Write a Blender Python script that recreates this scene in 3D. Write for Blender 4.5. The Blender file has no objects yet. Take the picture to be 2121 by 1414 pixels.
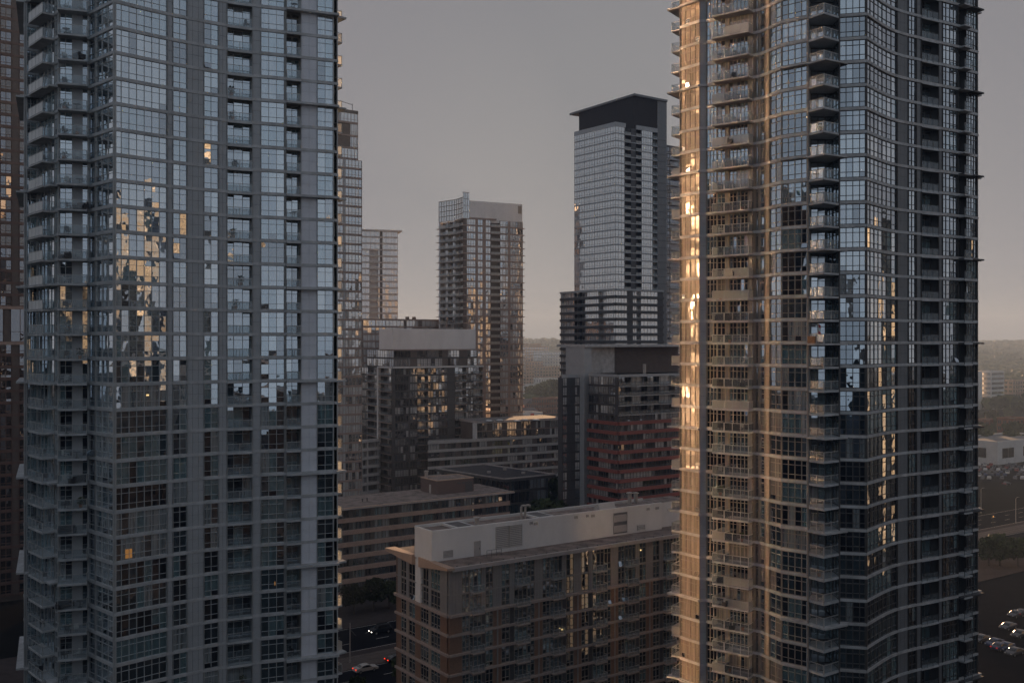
SKYMIX, SKYCOL, SKYBACK, SKYSUN, SKYSTR, EXPO = 0.997, (1.53, 1.50, 1.60, 1), (1.62, 1.92, 2.28, 1), (1.80, 1.75, 1.74, 1), 0.05, 1.79
import bpy, math, random
from mathutils import Vector, Matrix
R = random.Random(11)
H, FX, CX, CY = 62.0, 2062.0, 1060.5, 707.0        # eye height, focal length and principal point of the photograph (pixels of 2121 x 1414)
GR, GL = (0.822, 0.569), (-0.569, 0.822)           # the two street-grid directions
def P(px, Y): return ((px - CX) / FX * Y, Y)
def ZZ(py, Y): return H - (py - CY) / FX * Y
def at(s, q): return (GR[0]*s + GL[0]*q, GR[1]*s + GL[1]*q)
def add(p, d, t): return (p[0] + d[0]*t, p[1] + d[1]*t)
scene = bpy.context.scene
col = scene.collection
MATS = {}

# ---------------------------------------------------------------- materials
def mat(name, color, rough=0.7, metal=0.0, var=0.12, scale=0.6, bump=0.0, spec=0.5, stretch=(1, 1, 1)):
    m = bpy.data.materials.new(name); m.use_nodes = True
    nt = m.node_tree; N = nt.nodes; L = nt.links; N.clear()
    out = N.new('ShaderNodeOutputMaterial'); b = N.new('ShaderNodeBsdfPrincipled')
    tc = N.new('ShaderNodeTexCoord'); mp = N.new('ShaderNodeMapping'); mp.inputs['Scale'].default_value = stretch
    n1 = N.new('ShaderNodeTexNoise'); n1.inputs['Scale'].default_value = scale; n1.inputs['Detail'].default_value = 5
    n1.inputs['Roughness'].default_value = 0.65
    L.new(tc.outputs['Object'], mp.inputs['Vector']); L.new(mp.outputs[0], n1.inputs['Vector'])
    mr = N.new('ShaderNodeMapRange'); mr.inputs['From Min'].default_value = 0.3; mr.inputs['From Max'].default_value = 0.7
    mr.inputs['To Min'].default_value = 1 - var; mr.inputs['To Max'].default_value = 1 + var
    L.new(n1.outputs['Fac'], mr.inputs['Value'])
    mx = N.new('ShaderNodeVectorMath'); mx.operation = 'SCALE'; mx.inputs[0].default_value = color
    L.new(mr.outputs[0], mx.inputs['Scale']); L.new(mx.outputs[0], b.inputs['Base Color'])
    b.inputs['Roughness'].default_value = rough; b.inputs['Metallic'].default_value = metal
    b.inputs['Specular IOR Level'].default_value = spec
    if bump:
        bp = N.new('ShaderNodeBump'); bp.inputs['Strength'].default_value = bump; bp.inputs['Distance'].default_value = 0.05
        n2 = N.new('ShaderNodeTexNoise'); n2.inputs['Scale'].default_value = scale*6; n2.inputs['Detail'].default_value = 4
        L.new(mp.outputs[0], n2.inputs['Vector']); L.new(n2.outputs['Fac'], bp.inputs['Height']); L.new(bp.outputs[0], b.inputs['Normal'])
    L.new(b.outputs[0], out.inputs['Surface'])
    MATS[name] = m
    return m

def glass(name, base, refl=0.36, tint=(0.86, 0.93, 1.0), wave=0.35, scale=0.55, rough=0.015):
    """coated window glass: a mirror-like outer face over what stands behind it (dark room, blind, curtain)"""
    m = bpy.data.materials.new(name); m.use_nodes = True
    nt = m.node_tree; N = nt.nodes; L = nt.links; N.clear()
    out = N.new('ShaderNodeOutputMaterial')
    tc = N.new('ShaderNodeTexCoord')
    # folds of curtain / room tone behind the pane
    mp = N.new('ShaderNodeMapping'); mp.inputs['Scale'].default_value = (3.2, 3.2, 0.12)
    L.new(tc.outputs['Object'], mp.inputs['Vector'])
    n0 = N.new('ShaderNodeTexNoise'); n0.inputs['Scale'].default_value = 1.0; n0.inputs['Detail'].default_value = 3
    L.new(mp.outputs[0], n0.inputs['Vector'])
    mr = N.new('ShaderNodeMapRange'); mr.inputs['From Min'].default_value = 0.3; mr.inputs['From Max'].default_value = 0.7
    mr.inputs['To Min'].default_value = 0.55; mr.inputs['To Max'].default_value = 1.4
    L.new(n0.outputs['Fac'], mr.inputs['Value'])
    sc = N.new('ShaderNodeVectorMath'); sc.operation = 'SCALE'; sc.inputs[0].default_value = base
    L.new(mr.outputs[0], sc.inputs['Scale'])
    df = N.new('ShaderNodeBsdfDiffuse'); L.new(sc.outputs[0], df.inputs['Color'])
    gl = N.new('ShaderNodeBsdfGlossy'); gl.inputs['Color'].default_value = (*tint, 1); gl.inputs['Roughness'].default_value = rough
    n1 = N.new('ShaderNodeTexNoise'); n1.inputs['Scale'].default_value = scale; n1.inputs['Detail'].default_value = 2.0
    L.new(tc.outputs['Object'], n1.inputs['Vector'])
    bp = N.new('ShaderNodeBump'); bp.inputs['Strength'].default_value = wave; bp.inputs['Distance'].default_value = 0.06
    L.new(n1.outputs['Fac'], bp.inputs['Height']); L.new(bp.outputs[0], gl.inputs['Normal'])
    lw = N.new('ShaderNodeFresnel'); lw.inputs['IOR'].default_value = 1.6
    fm = N.new('ShaderNodeMapRange'); fm.inputs['From Min'].default_value = 0.05; fm.inputs['From Max'].default_value = 1.0
    fm.inputs['To Min'].default_value = refl; fm.inputs['To Max'].default_value = 1.0
    L.new(lw.outputs[0], fm.inputs['Value'])
    mx = N.new('ShaderNodeMixShader'); L.new(fm.outputs[0], mx.inputs['Fac'])
    L.new(df.outputs[0], mx.inputs[1]); L.new(gl.outputs[0], mx.inputs[2]); L.new(mx.outputs[0], out.inputs['Surface'])
    MATS[name] = m
    return m

def lamp_mat(name, color, strength):
    m = bpy.data.materials.new(name); m.use_nodes = True
    nt = m.node_tree; N = nt.nodes; N.clear()
    out = N.new('ShaderNodeOutputMaterial'); e = N.new('ShaderNodeEmission')
    e.inputs['Color'].default_value = (*color, 1); e.inputs['Strength'].default_value = strength
    nt.links.new(e.outputs[0], out.inputs['Surface']); MATS[name] = m
    return m

def railglass(name, tint, opacity, rough=0.05):
    m = bpy.data.materials.new(name); m.use_nodes = True
    nt = m.node_tree; N = nt.nodes; L = nt.links; N.clear()
    out = N.new('ShaderNodeOutputMaterial')
    tr = N.new('ShaderNodeBsdfTransparent'); tr.inputs['Color'].default_value = (0.85, 0.9, 0.92, 1)
    df = N.new('ShaderNodeBsdfDiffuse'); df.inputs['Color'].default_value = (*tint, 1)
    tl = N.new('ShaderNodeBsdfTranslucent'); tl.inputs['Color'].default_value = (*tint, 1)
    gl = N.new('ShaderNodeBsdfGlossy'); gl.inputs['Roughness'].default_value = rough; gl.inputs['Color'].default_value = (0.9, 0.95, 1, 1)
    m0 = N.new('ShaderNodeMixShader'); m0.inputs['Fac'].default_value = 0.5
    L.new(df.outputs[0], m0.inputs[1]); L.new(tl.outputs[0], m0.inputs[2])
    m1 = N.new('ShaderNodeMixShader'); m1.inputs['Fac'].default_value = opacity
    L.new(tr.outputs[0], m1.inputs[1]); L.new(m0.outputs[0], m1.inputs[2])
    m2 = N.new('ShaderNodeMixShader'); m2.inputs['Fac'].default_value = 0.09
    L.new(m1.outputs[0], m2.inputs[1]); L.new(gl.outputs[0], m2.inputs[2]); L.new(m2.outputs[0], out.inputs['Surface'])
    MATS[name] = m
    return m

# ---------------------------------------------------------------- mesh building
class MB:
    def __init__(s): s.v = []; s.f = []; s.m = []; s.slots = []
    def mi(s, name):
        if name not in s.slots: s.slots.append(name)
        return s.slots.index(name)
    def face(s, pts, m):
        i = len(s.v); s.v += pts; s.f.append(tuple(range(i, i+len(pts)))); s.m.append(s.mi(m))
    def rings(s, rings, m, cap=True, closed=True):
        """skin a list of rings with the same number of points"""
        i = len(s.v); n = len(rings[0]); k = s.mi(m)
        for r in rings: s.v += list(r)
        for a in range(len(rings)-1):
            for b in range(n if closed else n-1):
                c = (b+1) % n
                s.f.append((i+a*n+b, i+a*n+c, i+(a+1)*n+c, i+(a+1)*n+b)); s.m.append(k)
        if cap:
            s.f.append(tuple(i+b for b in reversed(range(n)))); s.m.append(k)
            s.f.append(tuple(i+(len(rings)-1)*n+b for b in range(n))); s.m.append(k)
    def prism(s, pts, z0, z1, m, mtop=None):
        n = len(pts)
        a = sum(pts[i][0]*pts[(i+1) % n][1] - pts[(i+1) % n][0]*pts[i][1] for i in range(n))
        if a < 0: pts = pts[::-1]
        i = len(s.v); k = s.mi(m)
        s.v += [(x, y, z0) for x, y in pts] + [(x, y, z1) for x, y in pts]
        for b in range(n):
            c = (b+1) % n
            s.f.append((i+b, i+c, i+n+c, i+n+b)); s.m.append(k)
        s.f.append(tuple(i+b for b in reversed(range(n)))); s.m.append(k)
        s.f.append(tuple(i+n+b for b in range(n))); s.m.append(s.mi(mtop) if mtop else k)
    def box(s, x0, x1, y0, y1, z0, z1, m, mtop=None): s.prism([(x0, y0), (x1, y0), (x1, y1), (x0, y1)], z0, z1, m, mtop)
    def cyl(s, x, y, z0, z1, r0, r1, m, n=10):
        s.rings([[(x+r*math.cos(2*math.pi*k/n), y+r*math.sin(2*math.pi*k/n), z) for k in range(n)] for z, r in ((z0, r0), (z1, r1))], m)
    def tube(s, pts, rad, m, n=6):
        rs = []
        for i, p in enumerate(pts):
            p = Vector(p); a = Vector(pts[max(i-1, 0)]); b = Vector(pts[min(i+1, len(pts)-1)])
            d = (b-a).normalized(); u = d.orthogonal().normalized()
            if i and abs(d.z) < 0.99: u = d.cross(Vector((0, 0, 1))).normalized()
            elif abs(d.z) < 0.99: u = d.cross(Vector((0, 0, 1))).normalized()
            w = d.cross(u); r = rad[i] if isinstance(rad, (list, tuple)) else rad
            rs.append([tuple(p + u*(r*math.cos(2*math.pi*k/n)) + w*(r*math.sin(2*math.pi*k/n))) for k in range(n)])
        s.rings(rs, m)
    def join(s, o):
        i = len(s.v); s.v += o.v
        s.f += [tuple(i+j for j in f) for f in o.f]
        mp = [s.mi(x) for x in o.slots]
        s.m += [mp[k] for k in o.m]
    def build(s, name, parent=None, org=(0, 0, 0), smooth=False):
        me = bpy.data.meshes.new(name)
        ox, oy, oz = org
        me.from_pydata([(x-ox, y-oy, z-oz) for x, y, z in s.v], [], s.f)
        for k in s.slots: me.materials.append(MATS[k])
        me.polygons.foreach_set('material_index', s.m)
        if smooth: me.polygons.foreach_set('use_smooth', [True]*len(s.f))
        me.update()
        o = bpy.data.objects.new(name, me); col.objects.link(o)
        if parent: o.parent = parent
        return o

def tag(o, label=None, cat=None, group=None, kind=None):
    if label: o['label'] = label
    if cat: o['category'] = cat
    if group: o['group'] = group
    if kind: o['kind'] = kind
    return o
def empty(name, loc, label, cat, group=None, rz=0):
    o = bpy.data.objects.new(name, None); col.objects.link(o); o.location = loc; o.rotation_euler = (0, 0, rz)
    o.empty_display_size = 0.5
    return tag(o, label, cat, group)
def copy_tree(o, parent=None):
    c = o.copy(); col.objects.link(c)
    if parent: c.parent = parent
    for ch in list(o.children): copy_tree(ch, c)
    return c
def struct(name, mb, label=None):
    o = mb.build(name); o['kind'] = 'structure'
    if label: o['label'] = label
    return o

# ---------------------------------------------------------------- facades
class Path:
    """plan line of a facade, left to right as seen from outside; pt(u, z, w): u along, z up, w outwards"""
    def __init__(s, pts, smooth=False):
        s.curved = smooth and len(pts) > 2
        if s.curved:
            q = []
            for i in range(len(pts)-1):
                p0 = pts[max(i-1, 0)]; p1 = pts[i]; p2 = pts[i+1]; p3 = pts[min(i+2, len(pts)-1)]
                for k in range(10):
                    t = k/10
                    q.append(tuple(0.5*((2*p1[j]) + (p2[j]-p0[j])*t + (2*p0[j]-5*p1[j]+4*p2[j]-p3[j])*t*t + (3*p1[j]-p0[j]-3*p2[j]+p3[j])*t**3) for j in (0, 1)))
            pts = q + [pts[-1]]
        s.p = pts; s.c = [0.0]
        for a, b in zip(pts, pts[1:]): s.c.append(s.c[-1] + math.hypot(b[0]-a[0], b[1]-a[1]))
        s.L = s.c[-1]
        s.n = []
        for i in range(len(pts)):
            a = pts[max(i-1, 0)]; b = pts[min(i+1, len(pts)-1)]
            d = math.hypot(b[0]-a[0], b[1]-a[1]) or 1
            s.n.append(((b[1]-a[1])/d, -(b[0]-a[0])/d))
    def xy(s, u, w=0.0):
        u = max(0.0, min(s.L, u)); i = 0
        while i < len(s.c)-2 and s.c[i+1] < u: i += 1
        t = (u-s.c[i])/max(1e-9, s.c[i+1]-s.c[i])
        a, b = s.p[i], s.p[i+1]; n0, n1 = s.n[i], s.n[i+1]
        return (a[0]+(b[0]-a[0])*t + (n0[0]+(n1[0]-n0[0])*t)*w, a[1]+(b[1]-a[1])*t + (n0[1]+(n1[1]-n0[1])*t)*w)
    def pt(s, u, z, w=0.0):
        x, y = s.xy(u, w); return (x, y, z)
    def u_px(s, px):
        best, bu = 1e9, 0
        for k in range(401):
            u = s.L*k/400; x, y = s.xy(u); e = abs(x/y*FX+CX-px)
            if e < best: best, bu = e, u
        return bu

def bar(mb, pa, u0, u1, z0, z1, w0, w1, m, back=False):
    n = max(1, math.ceil((u1-u0)/1.2)) if pa.curved else 1
    rs = []
    for k in range(n+1):
        u = u0+(u1-u0)*k/n
        x0, y0 = pa.xy(u, w0); x1, y1 = pa.xy(u, w1)
        rs.append([(x0, y0, z0), (x0, y0, z1), (x1, y1, z1), (x1, y1, z0)])
    i = len(mb.v); k_ = mb.mi(m)
    for r in rs: mb.v += r
    for a in range(n):
        for b in ((0, 1, 2, 3) if back else (1, 2, 3)):
            c = (b+1) % 4
            mb.f.append((i+a*4+b, i+a*4+c, i+a*4+4+c, i+a*4+4+b)); mb.m.append(k_)
    mb.f.append((i, i+3, i+2, i+1)); mb.m.append(k_)
    j = i+n*4
    mb.f.append((j, j+1, j+2, j+3)); mb.m.append(k_)

def sheet(mb, pa, u0, u1, z0, z1, w, m):
    n = max(1, math.ceil((u1-u0)/1.2)) if pa.curved else 1
    for k in range(n):
        a = u0+(u1-u0)*k/n; b = u0+(u1-u0)*(k+1)/n
        mb.face([pa.pt(a, z0, w), pa.pt(b, z0, w), pa.pt(b, z1, w), pa.pt(a, z1, w)], m)

def score(pa, u0, u1, z0, z1):
    """visible size in the picture (pixels squared), 0 when outside the frame or turned away"""
    (x0, y0), (x1, y1) = pa.xy(u0), pa.xy(u1)
    if min(y0, y1) < 5: return 0
    a = x0/y0*FX+CX; b = x1/y1*FX+CX; ym = (y0+y1)/2
    t = CY-(z1-H)/ym*FX; bt = CY-(z0-H)/ym*FX
    w = max(0, min(b, 2121)-max(a, 0)); h = max(0, min(bt, 1414)-max(t, 0))
    return w*h

class Building:
    def __init__(s, name, base, label, cat, group=None):
        s.root = empty(name, (base[0], base[1], 0), label, cat, group); s.org = (base[0], base[1], 0)
        s.parts = {}; s.bands = {}; s.win = []; s.bal = []; s.door = []
        s.name = name
    def mb(s, part):
        return s.parts.setdefault(part, MB())
    def window(s, pa, u0, u1, z0, z1, ncol, rows, pal, bm, bw=0.09, w=-0.10, jit=0.004, mixp=0.25, awn=0.3, sc=None, pick=None, tall=None):
        fr, pn = MB(), MB()
        base = pick or R.choice(pal)
        us = [u0+(u1-u0)*k/ncol for k in range(ncol+1)]
        zs = [z0+(z1-z0)*r for r in rows]
        h = bw/2
        for k, u in enumerate(us):
            a = u if k == 0 else u-h; b = u if k == ncol else u+h
            if k == 0: b = u+bw
            if k == ncol: a = u-bw
            bar(fr, pa, a, b, z0, z1, w-0.06, w+0.07, bm)
        for k, z in enumerate(zs):
            a, b = z-h*.8, z+h*.8
            if k == 0: a, b = z, z+bw
            if k == len(zs)-1: a, b = z-bw, z
            bar(fr, pa, u0, u1, a, b, w-0.06, w+0.06, bm)
        op = R.randrange(ncol) if R.random() < awn else -1
        for c in range(ncol):
            g = base if R.random() > mixp else R.choice(pal)
            ta, tb = R.gauss(0, jit), R.gauss(0, jit)
            for r in range(len(zs)-1):
                a, b = us[c], us[c+1]
                gg = g
                t1, t2 = ta+R.gauss(0, jit*.25), tb+R.gauss(0, jit*.25)
                if r == 0 and c == op and len(zs) > 2:          # an awning light pushed open at the sill
                    if R.random() < 0.05:
                        zo = zs[1]-.05; zi = zs[0]+.08
                        pn.face([pa.pt(a+.06, zi, w+.35), pa.pt(b-.06, zi, w+.35), pa.pt(b-.06, zo, w+.08), pa.pt(a+.06, zo, w+.08)], pal[0])
                        pn.face([pa.pt(a, zs[0], w-.05), pa.pt(b, zs[0], w-.05), pa.pt(b, zs[1], w-.05), pa.pt(a, zs[1], w-.05)], 'glass_dark')
                        continue
                    gg = 'glass_dark'
                pn.face([pa.pt(a, zs[r], w-t1-t2), pa.pt(b, zs[r], w+t1-t2), pa.pt(b, zs[r+1], w+t1+t2), pa.pt(a, zs[r+1], w-t1+t2)], gg)
        s.win.append((score(pa, u0, u1, z0, z1) if sc is None else sc, fr, pn))
    def balcony(s, pa, u0, u1, z, proj, slab, rail, rg, rec=0.0, th=0.2, h=1.08, sides=True, leftw=None, posts=1.3, rb=0.06, solid=None, skirt=0.0):
        if rg == 'rail_frost' and proj > .3: rg = R.choice(('rail_frost', 'rail_frost_clear', 'rail_frost_clear', 'rail_frost_clear', 'rail_frost_smoke', 'rail_frost_smoke'))
        sl, rl = MB(), MB()
        bar(sl, pa, u0, u1, z-th, z, -rec, proj, slab, back=True)
        wf = proj-0.06
        zt = z+h
        bar(rl, pa, u0, u1, zt-0.06, zt, wf-rb/2, wf+rb/2, rail, back=True)
        n = max(1, round((u1-u0)/posts))
        for k in range(n+1):
            u = min(max(u0+(u1-u0)*k/n, u0+rb/2), u1-rb/2)
            bar(rl, pa, u-rb/2, u+rb/2, z, zt, wf-rb/2, wf+rb/2, rail, back=True)
        sheet(rl, pa, u0, u1, z+0.06-skirt, zt-0.06, wf+0.005, solid or rg)
        if sides and proj > 0.3:
            for u, m in ((u0+0.03, leftw or rg), (u1-0.03, rg)):
                rl.face([pa.pt(u, z+0.06, 0), pa.pt(u, z+0.06, wf), pa.pt(u, zt-0.06, wf), pa.pt(u, zt-0.06, 0)], m)
                a = pa.pt(u, zt-0.03, 0); b = pa.pt(u, zt-0.03, wf)
                rl.tube([a, b], 0.03, rail, 4)
        s.bal.append((score(pa, u0, u1, z-th, zt), sl, rl))
    def finish(s, split=True, limit=100, subs=True):
        for part, m in s.parts.items():
            if m.f: m.build(part, s.root, s.org)
        for z in sorted(s.bands):
            if s.bands[z].f: s.bands[z].build('floor_band', s.root, s.org)
        for lst, nm, sub in ((s.win, 'window', 'glazing'), (s.bal, 'balcony', 'railing')):
            if not lst: continue
            lst.sort(key=lambda t: -t[0])
            n = limit if split else 0
            for sc, a, b in lst[:n]:
                if subs:
                    o = a.build(nm, s.root, s.org); b.build(sub, o, s.org)
                else:
                    a.join(b); a.build(nm, s.root, s.org)
            rest = MB()
            for sc, a, b in lst[n:]: rest.join(a); rest.join(b)
            if rest.f:
                o = rest.build(nm, s.root, s.org); o['kind'] = 'stuff'
        return s.root

def facade(B, pa, zs, fh, strips, pal, bm, slab, sb=0.32, so=0.03, rows=(0, .27, .74, 1), bw=0.09, ribs=True, rim=0.14, slab2=None, every=0, ledge=0, phase=0, jit=0.004, mixp=.25, awn=.3, part='wall', band=True):
    """strips: (u0, u1, kind, opt).  kinds: g glass (ncol), p panel (material), r recessed balcony, j projecting balcony, s skip"""
    wl = B.mb(part)
    for i, z in enumerate(zs):
        k = (i-phase)
        big = every and k % every == 0
        m = slab2 if (slab2 and k % 2 == 0) else slab
        bd = B.bands.setdefault(round(z, 1), MB()) if band else wl
        bar(bd, pa, 0, pa.L, z-0.02, z+sb, -0.45, so + (0.05 if slab2 and k % 2 == 0 else 0), m)
        if big and ledge: bar(bd, pa, 0, pa.L, z-0.05, z+0.17, 0, ledge, m)
        for (u0, u1, kind, o) in strips:
            z0, z1 = z+sb, z+fh-0.02
            if kind == 'g':
                B.window(pa, u0, u1, z0, z1, o.get('n', 2), o.get('rows', rows), o.get('pal', pal), bm, bw, jit=jit, mixp=mixp, awn=awn)
            elif kind == 'p':
                n = o.get('n', 1); mm = o['m']
                for c in range(n):
                    a = u0+(u1-u0)*c/n; b = u0+(u1-u0)*(c+1)/n
                    bar(wl, pa, a+.015, b-.015, z0, z0+(z1-z0)*.52-.012, -0.2, -0.02, mm)
                    bar(wl, pa, a+.015, b-.015, z0+(z1-z0)*.52+.012, z1, -0.2, -0.02, mm)
                bar(wl, pa, u0, u1, z0, z1, -0.25, -0.06, o.get('gap', 'gap_dark'))
            elif kind in 'rj':
                rec = o.get('rec', 1.4) if kind == 'r' else o.get('rec', 0.0)
                if rec > 0.2:
                    for u in (u0, u1):
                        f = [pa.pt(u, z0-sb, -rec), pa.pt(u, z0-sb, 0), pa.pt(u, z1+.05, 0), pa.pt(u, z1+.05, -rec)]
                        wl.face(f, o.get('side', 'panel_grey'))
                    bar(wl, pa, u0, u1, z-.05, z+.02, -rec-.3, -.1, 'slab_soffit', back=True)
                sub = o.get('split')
                if sub:           # door leaf and a wall panel beside the window
                    um = u0+(u1-u0)*sub
                    B.window(pa, u0, um, z0-.15, z1, o.get('n', 2), rows, pal, bm, bw, w=-rec-.08, sc=score(pa, u0, um, z0, z1)*.6, jit=jit, awn=0)
                    ud = um+(u1-um)*.62
                    bar(wl, pa, um, ud, z, z1, -rec-.3, -rec-.05, o.get('pm', 'panel_grey'))
                    B.window(pa, ud, u1, z, z1, 1, (0, .85, 1), ['glass_dark', 'glass_mid'], bm, bw, w=-rec-.08, sc=score(pa, ud, u1, z0, z1)*.6, jit=jit, awn=0)
                else:
                    B.window(pa, u0, u1, z0-.2, z1, o.get('n', 3), (0, .8, 1), o.get('pal', pal), bm, bw, w=-rec-.08, sc=score(pa, u0, u1, z0, z1)*.7, jit=jit, awn=0)
                B.balcony(pa, u0+.02, u1-.02, z+.12, o.get('proj', .12), o.get('slab', slab), o.get('rail', 'rail_metal'), o.get('rg', 'rail_glass'), rec=min(rec, .05) if rec else 0,
                          sides=(kind == 'j'), solid=o.get('solid'), leftw=o.get('left'), skirt=o.get('skirt', 0))
            if ribs and kind != 's':
                for u in (u0, u1):
                    bar(wl, pa, max(0, u-rim/2), min(pa.L, u+rim/2), z0, z1+.02, -0.3, so+0.02, o.get('ribm', bm))

def scaled(pa, spec, u0=0.0, u1=None):
    u1 = pa.L if u1 is None else u1
    t = sum(x[0] for x in spec); u = u0; out = []
    for w, k, o in spec:
        v = u+(u1-u0)*w/t; out.append((u, v, k, o)); u = v
    return out
def pxstrips(pa, spec):
    return [(pa.u_px(a), pa.u_px(b), k, o) for a, b, k, o in spec]
mat('mullion_grey', (.45, .445, .435), .5, .0, .10)
mat('mullion_dark', (.085, .075, .07), .5, .0, .15)
mat('mullion_brown', (.30, .22, .185), .5, .0, .15)
mat('mullion_bronze', (.27, .225, .19), .5, .0, .12)
mat('panel_grey', (.40, .405, .415), .55, .0, .08)
mat('panel_dark', (.075, .072, .074), .55, .0, .12)
mat('panel_pale', (.70, .70, .74), .6, .0, .06)
mat('panel_white', (.74, .72, .70), .55, .0, .06)
mat('panel_tan', (.33, .27, .22), .6, .0, .1)
mat('panel_brown', (.115, .088, .078), .6, .0, .15)
mat('gap_dark', (.05, .05, .05), .7)
mat('slab_grey', (.47, .465, .465), .8, .0, .24, .7)
mat('slab_pale', (.46, .44, .43), .8, .0, .3, .7)
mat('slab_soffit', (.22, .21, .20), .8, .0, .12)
mat('slab_dark', (.07, .065, .065), .7, .0, .15)
mat('slab_brown', (.31, .23, .20), .7, .0, .15)
mat('band_pink', (.40, .28, .23), .75, .0, .10, .8)
mat('band_red', (.29, .09, .07), .6, .0, .12)
mat('band_white', (.50, .47, .45), .7, .0, .1)
mat('brick_tan', (.26, .16, .115), .85, .0, .16, 2.2, .3, .2, (1, 1, 5))
mat('stone_trim', (.42, .33, .29), .8, .0, .12, 1.5)
mat('metal_strip', (.34, .32, .31), .45, .2, .10, .8, stretch=(6, 6, .2))
mat('soffit_tan', (.52, .36, .27), .7, .0, .06)
mat('stucco_white', (.82, .79, .77), .8, .0, .08, .5, stretch=(.5, .5, .2))
mat('roof_gravel', (.25, .205, .185), .95, .0, .5, .45, .4, .1)
mat('roof_grey', (.24, .225, .22), .9, .0, .25, .5, .2, .1)
mat('roof_dark', (.07, .065, .068), .85, .0, .3, .35, .1, .2)
mat('roof_edge', (.50, .44, .42), .55, .1, .1)
mat('brown_clad', (.12, .08, .075), .7, .0, .15, 2.0, stretch=(.4, .4, 6))
mat('louvre', (.50, .47, .45), .5, .2, .08)
mat('pipe_grey', (.42, .38, .35), .5, .3, .12)
mat('rail_metal', (.42, .41, .40), .45, .3, .08)
mat('rail_dark', (.07, .07, .075), .45, .3, .1)
mat('plastic_dark', (.03, .03, .035), .6)
mat('plastic_white', (.6, .6, .58), .5)
mat('wood_warm', (.30, .15, .07), .7, .0, .25, 6)
mat('cloth_red', (.35, .03, .03), .8)
mat('pot_clay', (.38, .17, .09), .8)
railglass('rail_glass', (.55, .60, .62), .22, .3)
railglass('rail_frost', (.74, .70, .63), .62, .2)
glass('glass_dark', (.006, .008, .014), .46, wave=.16)
glass('glass_mid', (.065, .098, .115), .60, wave=.2)
glass('glass_teal', (.22, .34, .36), .56, wave=.2)
glass('glass_blind', (.44, .47, .47), .56, wave=.25)
glass('glass_sky', (.05, .070, .085), .72, (.90, .96, 1.0), wave=.16)
glass('glass_curtain', (.24, .22, .20), .24)
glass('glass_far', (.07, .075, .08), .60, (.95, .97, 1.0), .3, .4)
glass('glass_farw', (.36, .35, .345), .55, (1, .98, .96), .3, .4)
glass('glass_fard', (.010, .011, .014), .30, (.95, .95, 1.0), .5, .4)
glass('glass_side', (.03, .035, .04), .93, (1, .97, .93), .7, .16, .14)
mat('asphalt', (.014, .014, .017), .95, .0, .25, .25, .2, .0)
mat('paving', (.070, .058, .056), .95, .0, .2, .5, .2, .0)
mat('concrete', (.13, .11, .10), .95, .0, .18, .5, .1, .0)
mat('rail_steel', (.10, .085, .08), .4, .6)
mat('paint_white', (.55, .53, .50), .7, .0, .2, 2)
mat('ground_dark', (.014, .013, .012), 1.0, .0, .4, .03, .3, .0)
mat('grass_dark', (.035, .048, .018), 1.0, .0, .4, .2, .3, .0)
mat('leaf_dark', (.030, .042, .016), .75, .0, .45, .9, 0, .2)
mat('leaf_mid', (.055, .072, .022), .75, .0, .4, .9, 0, .2)
mat('leaf_olive', (.105, .105, .03), .75, .0, .35, .9, 0, .2)
mat('bark', (.06, .045, .035), .9, .0, .3, 3)
mat('car_white', (.50, .47, .44), .25, .0, .03)
mat('car_silver', (.11, .11, .12), .25, .4, .03)
mat('car_black', (.014, .014, .017), .2, .0, .03)
mat('car_grey', (.09, .09, .10), .25, .3, .03)
mat('car_red', (.22, .025, .02), .25, .0, .03)
mat('car_blue', (.03, .05, .11), .25, .1, .03)
mat('car_glass', (.01, .012, .014), .08, .0, .0, spec=1.0)
mat('tyre', (.018, .018, .018), .85)
mat('wheel_alloy', (.35, .35, .36), .35, .7)
mat('lamp_glass', (.35, .35, .34), .4)
lamp_mat('lamp_red', (1.0, .05, .02), 0.5)
lamp_mat('lamp_red_dim', (.8, .03, .02), 0.16)
lamp_mat('lamp_head', (1.0, .93, .8), 2.2)
lamp_mat('lamp_warm', (1.0, .46, .14), 0.07)
lamp_mat('lamp_bulb', (1.0, .68, .3), .35)
lamp_mat('lamp_amber', (1.0, .45, .12), .6)
mat('brick_red', (.20, .085, .06), .9, .0, .25, .6, 0, .1)
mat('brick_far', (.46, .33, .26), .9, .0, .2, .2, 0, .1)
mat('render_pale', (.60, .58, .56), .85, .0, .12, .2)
mat('render_white', (.66, .65, .64), .8, .0, .1, .2)
mat('tan_tower', (.25, .235, .20), .8, .0, .1, .2)
mat('sign_red', (.45, .015, .02), .6)
mat('roof_slate', (.11, .09, .095), .9, .0, .25, .8)

glass('glass_pale', (.66, .65, .64), .42, (1, .98, .96), .3, .4)  # pale base painted in place of sky reflection and haze on far panes
glass('glass_bay', (.30, .25, .20), .015, (1, .97, .93), .08, .4)
mat('shade_block_black', (.006, .006, .008), .9, .0, .2, .6, 0, .05)  # added light-blocking masses, near black so their sunlit sides stay dark in reflections
mat('cap_black', (.035, .028, .028), .8, .0, .15, .3)
glass('glass_brown', (.020, .014, .012), .20, (1, .9, .85), .3, .4)
mat('shade_block_pane', (.003, .003, .004), .9, .0, .2, .6, 0, .0)  # panes of the added blocks, kept black so no sun shows in them
mat('panel_mid', (.19, .19, .195), .55, .0, .08)
railglass('rail_frost_clear', (.62, .60, .56), .34, .12)
railglass('rail_frost_smoke', (.30, .28, .26), .5, .12)
mat('cream_tower', (.19, .225, .28), .8, .0, .1, .2)
mat('mullion_rust', (.13, .075, .06), .6, .0, .2)
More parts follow.
